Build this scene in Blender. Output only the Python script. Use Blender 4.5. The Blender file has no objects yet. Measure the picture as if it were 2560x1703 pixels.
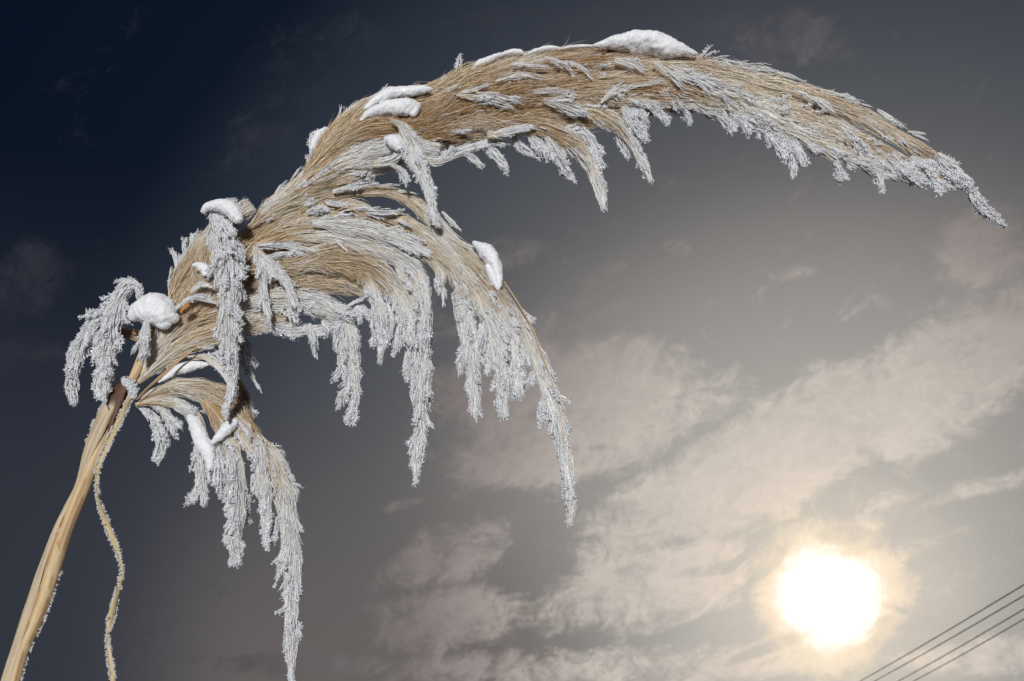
import bpy, math, random
import numpy as np
from mathutils import Vector, noise as mnoise

rng = np.random.default_rng(7)
random.seed(7)
C = bpy.context.scene.collection

# ------------------------------------------------------------------ camera
W, H = 2560.0, 1703.0
CAMZ = 1.5
PITCH = math.radians(25)
LENS = 35.0
F = W * LENS / 36.0
D0 = 0.78                        # the plume hangs in an upright plane this far in front of the photographer
cam_d = bpy.data.cameras.new("camera")
cam_d.lens = LENS
cam_d.sensor_width = 36
cam_d.clip_start = 0.01
cam_d.clip_end = 6000
cam = bpy.data.objects.new("camera", cam_d)
cam.location = (0, 0, CAMZ)
cam.rotation_euler = (math.pi / 2 + PITCH, 0, 0)
C.objects.link(cam)
bpy.context.scene.camera = cam
cam_d.dof.use_dof = True
cam_d.dof.focus_distance = 0.90
cam_d.dof.aperture_fstop = 18

FW = np.array([0, math.cos(PITCH), math.sin(PITCH)])
UP = np.array([0, -math.sin(PITCH), math.cos(PITCH)])
RT = np.array([1.0, 0, 0])

def ray(x, y):
    v = FW + (x - W / 2) / F * RT + (H / 2 - y) / F * UP
    return v / np.linalg.norm(v)

def dD(x, y):                     # coordinates measured on the 2357 px wide view
    return ray(x / 0.9207, y / 0.9207)

# ------------------------------------------------------------------ sky
SUN = dD(1905, 1372)
sc = bpy.context.scene
world = bpy.data.worlds.new("World")
sc.world = world
world.use_nodes = True
nt = world.node_tree
nt.nodes.clear()
N = nt.nodes
L = nt.links

def link(a, b):
    if hasattr(a, "is_output") or isinstance(a, bpy.types.NodeSocket):
        L.new(a, b)
    else:
        b.default_value = a

def m(op, a, b=0.0, c=None, clamp=False):
    n = N.new("ShaderNodeMath"); n.operation = op; n.use_clamp = clamp
    link(a, n.inputs[0]); link(b, n.inputs[1])
    if c is not None: link(c, n.inputs[2])
    return n.outputs[0]

def dot(v, c):
    n = N.new("ShaderNodeVectorMath"); n.operation = "DOT_PRODUCT"
    L.new(v, n.inputs[0]); n.inputs[1].default_value = tuple(c)
    return n.outputs["Value"]

def smooth(v, a, b, lo=0.0, hi=1.0):
    n = N.new("ShaderNodeMapRange"); n.interpolation_type = "SMOOTHSTEP"
    L.new(v, n.inputs[0])
    for i, q in enumerate((a, b, lo, hi)): n.inputs[i + 1].default_value = q
    return n.outputs[0]

def mixc(f, a, b, mode="MIX"):
    n = N.new("ShaderNodeMix"); n.data_type = "RGBA"; n.blend_type = mode
    link(f, n.inputs["Factor"]); link(a, n.inputs[6]); link(b, n.inputs[7])
    return n.outputs[2]

def s2l(c):
    return tuple(((v / 255) / 12.92 if v / 255 <= 0.04045 else ((v / 255 + 0.055) / 1.055) ** 2.4) for v in c) + (1,)

tc = N.new("ShaderNodeTexCoord")
Dv = tc.outputs["Generated"]
cosang = dot(Dv, SUN)
theta = m("ARCCOSINE", m("MINIMUM", cosang, 0.99999))

def ramp(fac, stops, scale):
    r = N.new("ShaderNodeValToRGB")
    r.color_ramp.interpolation = "B_SPLINE"
    link(m("DIVIDE", fac, scale), r.inputs[0])
    st = sorted(stops)
    e = r.color_ramp.elements
    while len(e) > 1: e.remove(e[-1])
    e[0].position = st[0][0] / scale; e[0].color = s2l(st[0][1])
    for a, col in st[1:]:
        q = e.new(min(1, a / scale)); q.color = s2l(col)
    return r.outputs[0]

def ang(x, y): return math.acos(float(np.dot(dD(x, y), SUN)))
def pxa(d): return math.atan(d / (0.9207 * F))
clear = [(0.0, (204, 200, 190)), (pxa(150), (190, 186, 178)), (pxa(360), (178, 174, 167)), (pxa(520), (163, 160, 155)), (pxa(700), (146, 143, 140)),
         (pxa(860), (125, 122, 120)), (pxa(1000), (99, 99, 101)), (pxa(1140), (85, 87, 91)), (pxa(1330), (70, 74, 81)), (pxa(1500), (60, 64, 72)),
         (pxa(1700), (45, 52, 64)), (pxa(1900), (38, 46, 58)), (pxa(2200), (5, 15, 31)), (1.3, (10, 19, 36)), (3.14, (28, 34, 48))]
def pxa(d): return math.atan(d / (0.9207 * F))
cloudc = [(0.0, (250, 232, 210)), (pxa(190), (222, 208, 194)), (pxa(340), (206, 197, 188)), (pxa(530), (196, 187, 178)), (pxa(680), (174, 165, 159)), (pxa(800), (152, 144, 140)),
          (pxa(930), (130, 122, 119)), (pxa(1100), (112, 107, 107)), (pxa(1320), (90, 87, 91)), (pxa(1560), (58, 58, 65)), (pxa(1970), (42, 45, 55)), (1.3, (50, 52, 60)), (3.14, (60, 62, 68))]
c_clear = ramp(theta, clear, 3.15)
c_cloud = ramp(theta, cloudc, 3.15)
# warmer murk towards the horizon
elev = dot(Dv, (0, 0, 1))
low = smooth(elev, 0.42, 0.06)
c_clear = mixc(m("MULTIPLY", low, m("MULTIPLY", smooth(theta, 0.10, 0.35), smooth(theta, 0.80, 0.50))), c_clear, (*s2l((104, 98, 96))[:3], 1))
low2 = m("MULTIPLY", smooth(elev, 0.56, 0.20), smooth(theta, 0.55, 0.74))
c_clear = mixc(m("MULTIPLY", low2, 0.85), c_clear, (*s2l((52, 56, 65))[:3], 1))
# streaky cloud noise: coordinates stretched along the cloud bands
A = dD(2200, 900) - dD(1400, 1330); A /= np.linalg.norm(A)
Cn = SUN - np.dot(SUN, A) * A; Cn /= np.linalg.norm(Cn)
B = np.cross(A, Cn)
cmb = N.new("ShaderNodeCombineXYZ")
L.new(m("MULTIPLY", dot(Dv, A), 0.72), cmb.inputs[0])
L.new(dot(Dv, B), cmb.inputs[1])
L.new(dot(Dv, Cn), cmb.inputs[2])
def noise(vec, scale, detail=8, rough=0.6, dist=0.0, off=0.0):
    mp = N.new("ShaderNodeVectorMath"); mp.operation = "ADD"
    L.new(vec, mp.inputs[0]); mp.inputs[1].default_value = (off, off * 1.7, off * 0.3)
    n = N.new("ShaderNodeTexNoise"); L.new(mp.outputs[0], n.inputs["Vector"])
    n.inputs["Scale"].default_value = scale; n.inputs["Detail"].default_value = detail
    n.inputs["Roughness"].default_value = rough; n.inputs["Distortion"].default_value = dist
    return n.outputs["Fac"]
nbig = noise(cmb.outputs[0], 9.0, 10, 0.64, 0.5)
nfine = noise(cmb.outputs[0], 30.0, 8, 0.68, 0.9, 3.1)
nwisp = noise(cmb.outputs[0], 95.0, 6, 0.65, 1.2, 5.7)
nz = m("ADD", m("MULTIPLY", nbig, 0.42), m("ADD", m("MULTIPLY", nfine, 0.40), m("MULTIPLY", nwisp, 0.18)))
# cloud banks: (centre, half length px, half height px, tilt deg, strength), measured where they stand in the sky
banks = [(1360, 950, 430, 190, -6, .95), (1500, 1525, 720, 60, -3, .7), (1750, 1060, 560, 150, -28, 1.25), (2200, 850, 330, 170, -40, 1.1), (1500, 1350, 300, 140, -14, 1.0),
         (1180, 900, 280, 130, -8, 1.0), (1420, 860, 260, 110, -5, .9), (1250, 1060, 280, 75, -5, .9), (1030, 1280, 210, 90, -20, .85), (1000, 1420, 260, 90, -8, .8),
         (2260, 580, 130, 120, -50, .95), (1560, 570, 45, 28, 0, .55), (1830, 630, 60, 24, -8, .55), (1150, 580, 130, 55, 0, .6),
         (60, 640, 90, 130, 30, .7), (60, 820, 120, 60, 0, .55), (1000, 60, 500, 60, -5, .42), (1800, 80, 220, 80, 10, .5),
         (930, 1160, 70, 18, -18, .75), (1800, 1510, 420, 55, -6, .85), (2200, 1500, 240, 60, 0, .75), (700, 1530, 260, 40, 0, .6), (650, 350, 300, 90, -20, .30),
         (2250, 1150, 200, 60, -25, .5), (1905, 1372, 200, 170, 0, .9), (2000, 880, 60, 22, -10, .5), (2270, 720, 130, 110, -50, .7), (900, 1330, 120, 60, -10, .45)]
gaps = [(1945, 1232, 70, 26, -4, 1.1), (2180, 1190, 190, 34, -16, .9), (2120, 1460, 150, 40, -12, .85), (1640, 1310, 90, 22, -12, .5), (1770, 1490, 130, 18, -20, .8),
        (1700, 1290, 60, 12, -40, .5), (1650, 1425, 200, 16, -18, .45), (2060, 1400, 40, 9, 12, .6), (2020, 1440, 50, 12, -35, .7), (1270, 950, 160, 16, -4, .4), (1350, 1030, 120, 12, 0, .35)]
field = None
def blob(cx, cy, ra, rb, tilt, s):
    c = dD(cx, cy); t = math.radians(tilt)
    a = dD(cx + 10 * math.cos(t), cy + 10 * math.sin(t)) - c; a /= np.linalg.norm(a)
    a -= np.dot(a, c) * c; a /= np.linalg.norm(a)
    b = np.cross(c, a)
    k = 0.9207 * F
    u = dot(Dv, a * (k / ra)); v = dot(Dv, b * (k / rb))
    q = m("SUBTRACT", 1.0, m("ADD", m("MULTIPLY", u, u), m("MULTIPLY", v, v)), clamp=False)
    q = m("MAXIMUM", q, 0.0)
    return m("MULTIPLY", m("MULTIPLY", q, m("SUBTRACT", 2.0, q)), s) if s < 0 else m("MULTIPLY", m("MULTIPLY", q, m("MULTIPLY", q, m("SUBTRACT", 3.0, m("MULTIPLY", q, 2.0)))), s * 1.15)
for bk in banks:
    q = blob(*bk)
    field = q if field is None else m("MAXIMUM", field, q)
for g in gaps:
    field = m("SUBTRACT", field, blob(*g))
# elsewhere the same broken cloud goes on
dens = m("ADD", m("SUBTRACT", m("MULTIPLY", field, 0.90), 0.17), m("MULTIPLY", m("SUBTRACT", nz, 0.5), 4.6))
cover = smooth(dens, -0.05, 0.80)
cover = m("MULTIPLY", cover, m("ADD", 0.50, m("ADD", m("MULTIPLY", nfine, 0.55), m("MULTIPLY", nwisp, 0.30))), clamp=True)
tone = m("ADD", 0.74, m("ADD", m("MULTIPLY", nfine, 0.34), m("MULTIPLY", nwisp, 0.18)))
c_cl = mixc(1.0, c_cloud, (1, 1, 1, 1), "MULTIPLY")
tn = N.new("ShaderNodeVectorMath"); tn.operation = "SCALE"; L.new(c_cl, tn.inputs[0]); L.new(tone, tn.inputs["Scale"])
skyc = mixc(cover, c_clear, tn.outputs[0])
# the sun shining through thin cloud: broken rim
th2 = m("ADD", theta, m("MULTIPLY", m("SUBTRACT", nz, 0.5), -0.085))
th2 = m("ADD", th2, m("MULTIPLY", m("MAXIMUM", m("SUBTRACT", 0.35, dens), 0.0), 0.012))
g0 = mixc(m("MULTIPLY", smooth(th2, 0.17, 0.05), 0.30), skyc, (0.95, 0.80, 0.64, 1))
g1 = mixc(m("MULTIPLY", smooth(th2, 0.088, 0.046), 0.88), g0, (1.0, 0.82, 0.60, 1))
core_col = N.new("ShaderNodeVectorMath"); core_col.operation = "SCALE"
core_col.inputs[0].default_value = (1.0, 0.97, 0.90); core_col.inputs["Scale"].default_value = 1.45
g2 = mixc(smooth(th2, 0.056, 0.026), g1, core_col.outputs[0])
bg = N.new("ShaderNodeBackground"); L.new(g2, bg.inputs[0]); bg.inputs[1].default_value = 1.0
wo = N.new("ShaderNodeOutputWorld"); L.new(bg.outputs[0], wo.inputs[0])

# ------------------------------------------------------------------ camera flash on the plume, stood in for by a distant lamp behind the viewer
flash_d = bpy.data.lights.new("flash_light", "SUN")
flash_d.energy = 5.0
flash_d.angle = math.radians(7.0)
flash_d.color = (1.0, 0.99, 0.985)
flash_lamp = bpy.data.objects.new("flash_light", flash_d)
ldir = np.array([0.07, 1.0, -0.005])
flash_lamp.rotation_euler = Vector(ldir).to_track_quat("-Z", "Y").to_euler()
C.objects.link(flash_lamp)

sc.view_settings.view_transform = "Standard"
sc.view_settings.look = "None"
sc.view_settings.exposure = 0
sc.view_settings.gamma = 1
sc.view_settings.use_curve_mapping = False
sc.cycles.max_bounces = 8
sc.cycles.diffuse_bounces = 6
sc.cycles.glossy_bounces = 2
sc.cycles.transmission_bounces = 3

# ------------------------------------------------------------------ space helpers
def world_pos(x, y, d):
    """photo px -> point of the upright plume plane; d = px towards the viewer. Also the local size of one px."""
    x = np.asarray(x, float); y = np.asarray(y, float); d = np.asarray(d, float)
    a = (x - W / 2) / F; b = (H / 2 - y) / F
    ry = math.cos(PITCH) - math.sin(PITCH) * b
    t = (D0 - d * D0 / F) / ry
    X = a * t
    Y = t * (math.cos(PITCH) - math.sin(PITCH) * b)
    Z = CAMZ + t * (math.sin(PITCH) + math.cos(PITCH) * b)
    return np.stack([X, Y, Z], -1), t / F

def mesh_obj(name, verts, faces, mat, parent=None, cols=None, smooth_=True, attrs=None):
    """faces: (n,3) or (n,4) index array"""
    me = bpy.data.meshes.new(name)
    verts = np.ascontiguousarray(verts, np.float32)
    faces = np.ascontiguousarray(faces, np.int32)
    k = faces.shape[1]
    me.vertices.add(len(verts)); me.vertices.foreach_set("co", verts.ravel())
    me.loops.add(faces.size); me.loops.foreach_set("vertex_index", faces.ravel())
    me.polygons.add(len(faces))
    me.polygons.foreach_set("loop_start", np.arange(0, faces.size, k, dtype=np.int32))
    me.polygons.foreach_set("loop_total", np.full(len(faces), k, np.int32))
    if smooth_: me.polygons.foreach_set("use_smooth", np.ones(len(faces), bool))
    if cols is not None:
        ca = me.color_attributes.new("Col", "FLOAT_COLOR", "POINT")
        cc = np.ones((len(verts), 4), np.float32); cc[:, :3] = cols
        ca.data.foreach_set("color", cc.ravel())
    me.update(calc_edges=True)
    me.validate()
    me.materials.append(mat)
    o = bpy.data.objects.new(name, me)
    C.objects.link(o)
    if parent is not None: o.parent = parent
    return o

def norm(v): return v / np.maximum(np.linalg.norm(v, axis=-1, keepdims=True), 1e-9)

# ------------------------------------------------------------------ materials
def new_mat(name):
    mt = bpy.data.materials.new(name); mt.use_nodes = True
    t = mt.node_tree; return mt, t, t.nodes, t.links, t.nodes["Principled BSDF"], t.nodes["Material Output"]

M_hair, t, n_, l_, p, o = new_mat("plume_fibre")
va = n_.new("ShaderNodeAttribute"); va.attribute_name = "Col"
l_.new(va.outputs["Color"], p.inputs["Base Color"])
p.inputs["Roughness"].default_value = 0.38
p.inputs["Specular IOR Level"].default_value = 0.5
tr = n_.new("ShaderNodeBsdfTranslucent"); l_.new(va.outputs["Color"], tr.inputs[0])
mx = n_.new("ShaderNodeMixShader"); mx.inputs[0].default_value = 0.14
l_.new(p.outputs[0], mx.inputs[1]); l_.new(tr.outputs[0], mx.inputs[2]); l_.new(mx.outputs[0], o.inputs[0])

def ice_material(name, base, gl, bump):
    mt, t, n_, l_, p, o = new_mat(name)
    tc_ = n_.new("ShaderNodeTexCoord")
    vo = n_.new("ShaderNodeTexVoronoi"); vo.inputs["Scale"].default_value = 1500
    l_.new(tc_.outputs["Object"], vo.inputs["Vector"])
    sep = n_.new("ShaderNodeSeparateColor"); l_.new(vo.outputs["Color"], sep.inputs[0])
    r = n_.new("ShaderNodeMapRange"); l_.new(sep.outputs[0], r.inputs[0])
    for i, q in enumerate((0.90, 0.93, 0.55, gl)): r.inputs[i + 1].default_value = q
    l_.new(r.outputs[0], p.inputs["Roughness"])
    no = n_.new("ShaderNodeTexNoise"); no.inputs["Scale"].default_value = 260; no.inputs["Detail"].default_value = 4
    l_.new(tc_.outputs["Object"], no.inputs["Vector"])
    cr = n_.new("ShaderNodeValToRGB")
    cr.color_ramp.elements[0].position = .3; cr.color_ramp.elements[0].color = (*[c * .93 for c in base], 1)
    cr.color_ramp.elements[1].position = .7; cr.color_ramp.elements[1].color = (*base, 1)
    l_.new(no.outputs["Fac"], cr.inputs[0]); l_.new(cr.outputs[0], p.inputs["Base Color"])
    bp = n_.new("ShaderNodeBump"); bp.inputs["Strength"].default_value = bump; bp.inputs["Distance"].default_value = 0.0003
    n2 = n_.new("ShaderNodeTexNoise"); n2.inputs["Scale"].default_value = 1400; n2.inputs["Detail"].default_value = 3
    l_.new(tc_.outputs["Object"], n2.inputs["Vector"]); l_.new(n2.outputs["Fac"], bp.inputs["Height"])
    if bump: l_.new(bp.outputs[0], p.inputs["Normal"])
    p.inputs["Specular IOR Level"].default_value = 0.5
    return mt
M_frost = ice_material("hoar_frost", (0.95, 0.96, 0.985), 0.12, 0.0)
M_snow = ice_material("snow", (0.92, 0.93, 0.95), 0.12, 0.15)
def glow_through(mt, w):
    t = mt.node_tree; p = t.nodes["Principled BSDF"]; o = t.nodes["Material Output"]
    tr = t.nodes.new("ShaderNodeBsdfTranslucent"); tr.inputs[0].default_value = (.95, .955, .97, 1)
    mx = t.nodes.new("ShaderNodeMixShader"); mx.inputs[0].default_value = w
    t.links.new(p.outputs[0], mx.inputs[1]); t.links.new(tr.outputs[0], mx.inputs[2]); t.links.new(mx.outputs[0], o.inputs[0])
glow_through(M_frost, .25)

M_snow.node_tree.nodes["Principled BSDF"].inputs["Subsurface Radius"].default_value = (.0035, .004, .005)
M_snow.node_tree.nodes["Principled BSDF"].inputs["Subsurface Scale"].default_value = 1

def straw_material(name, light, dark, streak):
    mt, t, n_, l_, p, o = new_mat(name)
    va = n_.new("ShaderNodeAttribute"); va.attribute_name = "Col"
    uv = n_.new("ShaderNodeTexCoord")
    mp = n_.new("ShaderNodeMapping"); l_.new(uv.outputs["UV"], mp.inputs[0]); mp.inputs["Scale"].default_value = (streak, 3.0, 1)
    no = n_.new("ShaderNodeTexNoise"); l_.new(mp.outputs[0], no.inputs[0]); no.inputs["Scale"].default_value = 1; no.inputs["Detail"].default_value = 6
    no.inputs["Roughness"].default_value = .65
    cr = n_.new("ShaderNodeValToRGB"); l_.new(no.outputs["Fac"], cr.inputs[0])
    cr.color_ramp.elements[0].position = .32; cr.color_ramp.elements[0].color = (*dark, 1)
    cr.color_ramp.elements[1].position = .58; cr.color_ramp.elements[1].color = (*light, 1)
    mp2 = n_.new("ShaderNodeMapping"); l_.new(uv.outputs["UV"], mp2.inputs[0]); mp2.inputs["Scale"].default_value = (14, 90, 1)
    n3 = n_.new("ShaderNodeTexNoise"); l_.new(mp2.outputs[0], n3.inputs[0]); n3.inputs["Scale"].default_value = 1; n3.inputs["Detail"].default_value = 3
    c3 = n_.new("ShaderNodeValToRGB"); l_.new(n3.outputs["Fac"], c3.inputs[0])
    c3.color_ramp.elements[0].position = .66; c3.color_ramp.elements[0].color = (1, 1, 1, 1)
    c3.color_ramp.elements[1].position = .74; c3.color_ramp.elements[1].color = (.5, .34, .2, 1)
    ml = n_.new("ShaderNodeMix"); ml.data_type = "RGBA"; ml.blend_type = "MULTIPLY"; ml.inputs[0].default_value = 1
    l_.new(cr.outputs[0], ml.inputs[6]); l_.new(va.outputs["Color"], ml.inputs[7])
    m2 = n_.new("ShaderNodeMix"); m2.data_type = "RGBA"; m2.blend_type = "MULTIPLY"; m2.inputs[0].default_value = 1
    l_.new(ml.outputs[2], m2.inputs[6]); l_.new(c3.outputs[0], m2.inputs[7])
    l_.new(m2.outputs[2], p.inputs["Base Color"])
    bp = n_.new("ShaderNodeBump"); bp.inputs["Strength"].default_value = .5; bp.inputs["Distance"].default_value = .0004
    l_.new(no.outputs["Fac"], bp.inputs["Height"]); l_.new(bp.outputs[0], p.inputs["Normal"])
    p.inputs["Roughness"].default_value = .6
    return mt
M_stem = straw_material("dry_stem", (0.70, 0.53, 0.31), (0.55, 0.37, 0.19), 9)
M_sheath = straw_material("dry_sheath", (0.62, 0.50, 0.34), (0.36, 0.27, 0.17), 16)
M_leaf = straw_material("dry_leaf", (0.66, 0.54, 0.33), (0.42, 0.31, 0.15), 14)

M_wire, t, n_, l_, p, o = new_mat("cable_rubber")
p.inputs["Base Color"].default_value = (0.16, 0.14, 0.13, 1); p.inputs["Roughness"].default_value = .7
no = n_.new("ShaderNodeTexNoise"); no.inputs["Scale"].default_value = 3
cr = n_.new("ShaderNodeValToRGB"); cr.color_ramp.elements[0].color = (.20, .175, .16, 1); cr.color_ramp.elements[1].color = (.27, .24, .22, 1)
l_.new(no.outputs["Fac"], cr.inputs[0]); l_.new(cr.outputs[0], p.inputs["Base Color"])

M_ground, t, n_, l_, p, o = new_mat("snow_field")
no = n_.new("ShaderNodeTexNoise"); no.inputs["Scale"].default_value = 1.2; no.inputs["Detail"].default_value = 8
tcg = n_.new("ShaderNodeTexCoord"); l_.new(tcg.outputs["Object"], no.inputs["Vector"])
cr = n_.new("ShaderNodeValToRGB"); cr.color_ramp.elements[0].color = (.50, .50, .50, 1); cr.color_ramp.elements[1].color = (.8, .81, .84, 1)
l_.new(no.outputs["Fac"], cr.inputs[0]); l_.new(cr.outputs[0], p.inputs["Base Color"]); p.inputs["Roughness"].default_value = .7
bp = n_.new("ShaderNodeBump"); bp.inputs["Strength"].default_value = .6; bp.inputs["Distance"].default_value = .05
l_.new(no.outputs["Fac"], bp.inputs["Height"]); l_.new(bp.outputs[0], p.inputs["Normal"])

# ------------------------------------------------------------------ ground
gx = np.concatenate([-np.geomspace(3000, 6, 24), np.linspace(-5, 5, 21), np.geomspace(6, 3000, 24)])
GX, GY = np.meshgrid(gx, gx)
GZ = np.array([[0.05 * mnoise.noise(Vector((a * .7, b * .7, 0))) if abs(a) < 60 and abs(b) < 60 else 0 for a, b in zip(r1, r2)] for r1, r2 in zip(GX, GY)])
n = len(gx)
V = np.stack([GX, GY, GZ], -1).reshape(-1, 3)
i = np.arange(n * (n - 1)).reshape(n - 1, n)[:, :-1].ravel()
ground = mesh_obj("ground", V, np.stack([i, i + 1, i + n + 1, i + n], -1), M_ground)
ground["kind"] = "structure"

# ------------------------------------------------------------------ curve tools in photo px
Z = {"P": (1, 0, 0), "D": (0.9207, 0, 0), "z1": (2.946, 0, 600), "z2": (2.6, 0, 1100), "z3": (2.851, 400, 150), "z4": (2.946, 1000, 50),
     "z5": (2.741, 1700, 100), "z6": (2.851, 500, 500), "z7": (2.413, 800, 700), "z9": (5.227, 200, 850), "t": (1.8385, 0, 850)}

def P(space, *pts):
    s, ox, oy = Z[space]
    return [(ox + q[0] / s, oy + q[1] / s, q[2] / s) for q in pts]

def spline(pts, n=80):
    """Catmull-Rom through (x, y, w) control points, resampled evenly by length"""
    p_ = np.array(pts, float)
    if len(p_) == 2: p_ = np.array([p_[0], (p_[0] + p_[1]) / 2, p_[1]])
    ext = np.vstack([2 * p_[0] - p_[1], p_, 2 * p_[-1] - p_[-2]])
    out = []
    for k in range(1, len(ext) - 2):
        a, b, c, d = ext[k - 1:k + 3]
        u = np.linspace(0, 1, 24, endpoint=False)[:, None]
        out.append(0.5 * ((2 * b) + (-a + c) * u + (2 * a - 5 * b + 4 * c - d) * u ** 2 + (-a + 3 * b - 3 * c + d) * u ** 3))
    out = np.vstack(out + [ext[-2][None]])
    s = np.concatenate([[0], np.cumsum(np.hypot(*np.diff(out[:, :2], axis=0).T))])
    q = np.linspace(0, s[-1], n)
    r = np.stack([np.interp(q, s, out[:, j]) for j in range(3)], -1)
    r[:, 2] = np.maximum(r[:, 2], 0.5)
    return r, s[-1]

class Guide:
    def __init__(g, pts, d0=0.0, d1=None):
        g.c, g.len = spline(pts)
        if g.len > 120:                                  # nothing grows along a perfect curve
            sd = rng.random() * 100
            q = np.linspace(0, g.len, len(g.c))
            g.c[:, 0] += [5 * mnoise.noise(Vector((v * .018, sd, 0))) for v in q]; g.c[:, 1] += [4 * mnoise.noise(Vector((v * .018, sd, 9))) for v in q]
            g.c[:, 2] *= [1 + .45 * mnoise.noise(Vector((v * .035, sd, 5))) for v in q]
        g.d0, g.d1 = d0, d0 if d1 is None else d1
        t_ = np.gradient(g.c[:, :2], axis=0); g.t = t_ / np.linalg.norm(t_, axis=1, keepdims=True)
    def at(g, s, off, dep):
        """point at arc length s (px), lateral offset and depth offset in units of half width"""
        q = np.clip(s / g.len, 0, 1) * (len(g.c) - 1)
        k = np.arange(len(g.c))
        x, y, w = (np.interp(q, k, g.c[:, j]) for j in range(3))
        tx, ty = (np.interp(q, k, g.t[:, j]) for j in range(2))
        over = np.maximum(s - g.len, 0)
        x = x + tx * over - ty * off * w; y = y + ty * over + tx * off * w
        d = g.d0 + (g.d1 - g.d0) * np.clip(s / g.len, 0, 1) + dep * w * 0.9
        return np.stack([x, y, d], -1), w

def sample_s(g, n, power=1.0, lo=0.0, hi=1.0):
    k = np.linspace(lo, hi, 200)
    w = np.interp(k * (len(g.c) - 1), np.arange(len(g.c)), g.c[:, 2]) ** power + 3
    cdf = np.cumsum(w); cdf /= cdf[-1]
    return np.interp(rng.random(n), cdf, k) * g.len

TAN = np.array([(.64, .48, .27), (.70, .56, .36), (.60, .41, .18), (.76, .66, .49), (.52, .33, .13)])
PALE = np.array([(.80, .75, .65), (.76, .69, .55), (.83, .81, .76)])

def ribbons(paths, width, cols):
    """paths (n,k,3) in photo px; width (n,) px; cols (n,k,3)"""
    n, k, _ = paths.shape
    Pw, u = world_pos(paths[..., 0], paths[..., 1], paths[..., 2])
    T = norm(np.gradient(Pw, axis=1))
    R = norm(rng.normal(size=(n, 1, 3)) * .5 + np.array([0, -1.0, 0]))
    S = norm(np.cross(T, R))
    prof = np.interp(np.linspace(0, 1, k), [0, .15, .7, 1], [.7, 1, .9, .15])[None, :, None]
    half = S * (width[:, None, None] * u[..., None]) * 0.5 * prof
    V = np.stack([Pw - half, Pw + half], 2).reshape(-1, 3)
    col = np.repeat(cols.reshape(n, k, 1, 3), 2, axis=2).reshape(-1, 3)
    base = (np.arange(n) * 2 * k)[:, None] + (np.arange(k - 1) * 2)[None]
    b = base.ravel()
    return V, np.stack([b, b + 1, b + 3, b + 2], -1), col

def rods(paths, rad, sides=3, spikes=8, spike_len=4.2, spread=1.0, tipward=.7):
    """rimed strands: lumpy cores studded with ice crystals. paths (n,k,3) px, rad (n,k) px, spikes int or (n,) counts"""
    n, k, _ = paths.shape
    Pw, u = world_pos(paths[..., 0], paths[..., 1], paths[..., 2])
    T = norm(np.gradient(Pw, axis=1))
    R = norm(rng.normal(size=(n, 1, 3)))
    S = norm(np.cross(T, R)); Q = np.cross(T, S)
    a = np.linspace(0, 2 * np.pi, sides, endpoint=False)
    jit = 1 + rng.normal(0, .25, (n, k, sides, 1))
    rr = (rad * u)[..., None, None] * np.clip(jit, .5, 1.5)
    ring = Pw[:, :, None] + (S[:, :, None] * np.cos(a)[None, None, :, None] + Q[:, :, None] * np.sin(a)[None, None, :, None]) * rr
    V = ring.reshape(-1, 3)
    bi = (np.arange(n) * k * sides)[:, None, None] + (np.arange(k - 1) * sides)[None, :, None]
    j = np.arange(sides)[None, None]; j2 = (j + 1) % sides
    f1 = np.stack([bi + j, bi + j2, bi + j2 + sides], -1).reshape(-1, 3)
    f2 = np.stack([bi + j, bi + j2 + sides, bi + j + sides], -1).reshape(-1, 3)
    e = (np.arange(n) * k * sides + (k - 1) * sides)[:, None]
    cap = np.concatenate([np.stack([e[:, 0], e[:, 0] + q, e[:, 0] + q + 1], -1) for q in range(1, sides - 1)])
    F_ = [f1, f2, cap]; VV = [V]; nv = len(V)
    ct = np.full(n, spikes, int) if np.isscalar(spikes) else spikes.astype(int)
    m_ = int(ct.sum())
    if m_:
        ri = np.repeat(np.arange(n), ct)
        q = rng.random(m_) ** tipward * (k - 1)
        q0 = np.minimum(q.astype(int), k - 2); fr = (q - q0)[:, None]
        c = Pw[ri, q0] * (1 - fr) + Pw[ri, q0 + 1] * fr
        Tq = T[ri, q0]; Sq = S[ri, q0]; Qq = Q[ri, q0]
        uu = u[ri, q0]; rq = (rad[ri, q0] * (1 - fr[:, 0]) + rad[ri, q0 + 1] * fr[:, 0])
        th = rng.random(m_) * 2 * np.pi
        rd = Sq * np.cos(th)[:, None] + Qq * np.sin(th)[:, None]
        dirn = norm(rd * .8 + Tq * rng.normal(.25, .5, m_)[:, None] + rng.normal(0, .35, (m_, 3)))
        ln = (spike_len * rng.uniform(.35, 1.3, m_) * np.clip(rq / 2.2, .35, 1.3) * uu)[:, None]
        wd = (rng.uniform(.8, 1.9, m_) * np.clip(rq / 2.2, .4, 1.1) * uu)[:, None]
        base = c + rd * (rq * uu * .6)[:, None]
        s1 = norm(np.cross(dirn, rng.normal(size=(m_, 3)) * .8 + np.array([0, -1.0, 0])))
        mid = base + dirn * ln * .5
        tip = base + dirn * ln
        VV.append(np.stack([base, mid + s1 * wd, tip, mid - s1 * wd], 1).reshape(-1, 3))     # thin hoar plates
        b = nv + np.arange(m_) * 4
        F_ += [np.stack([b, b + 1, b + 2], -1), np.stack([b, b + 2, b + 3], -1)]
    return np.vstack(VV), np.vstack(F_)

plume = bpy.data.objects.new("pampas_grass_plume", None)
C.objects.link(plume)
plume["label"] = "dry tan pampas grass plume arching over, its drooping tips white with hoar frost"
plume["category"] = "grass plume"

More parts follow.
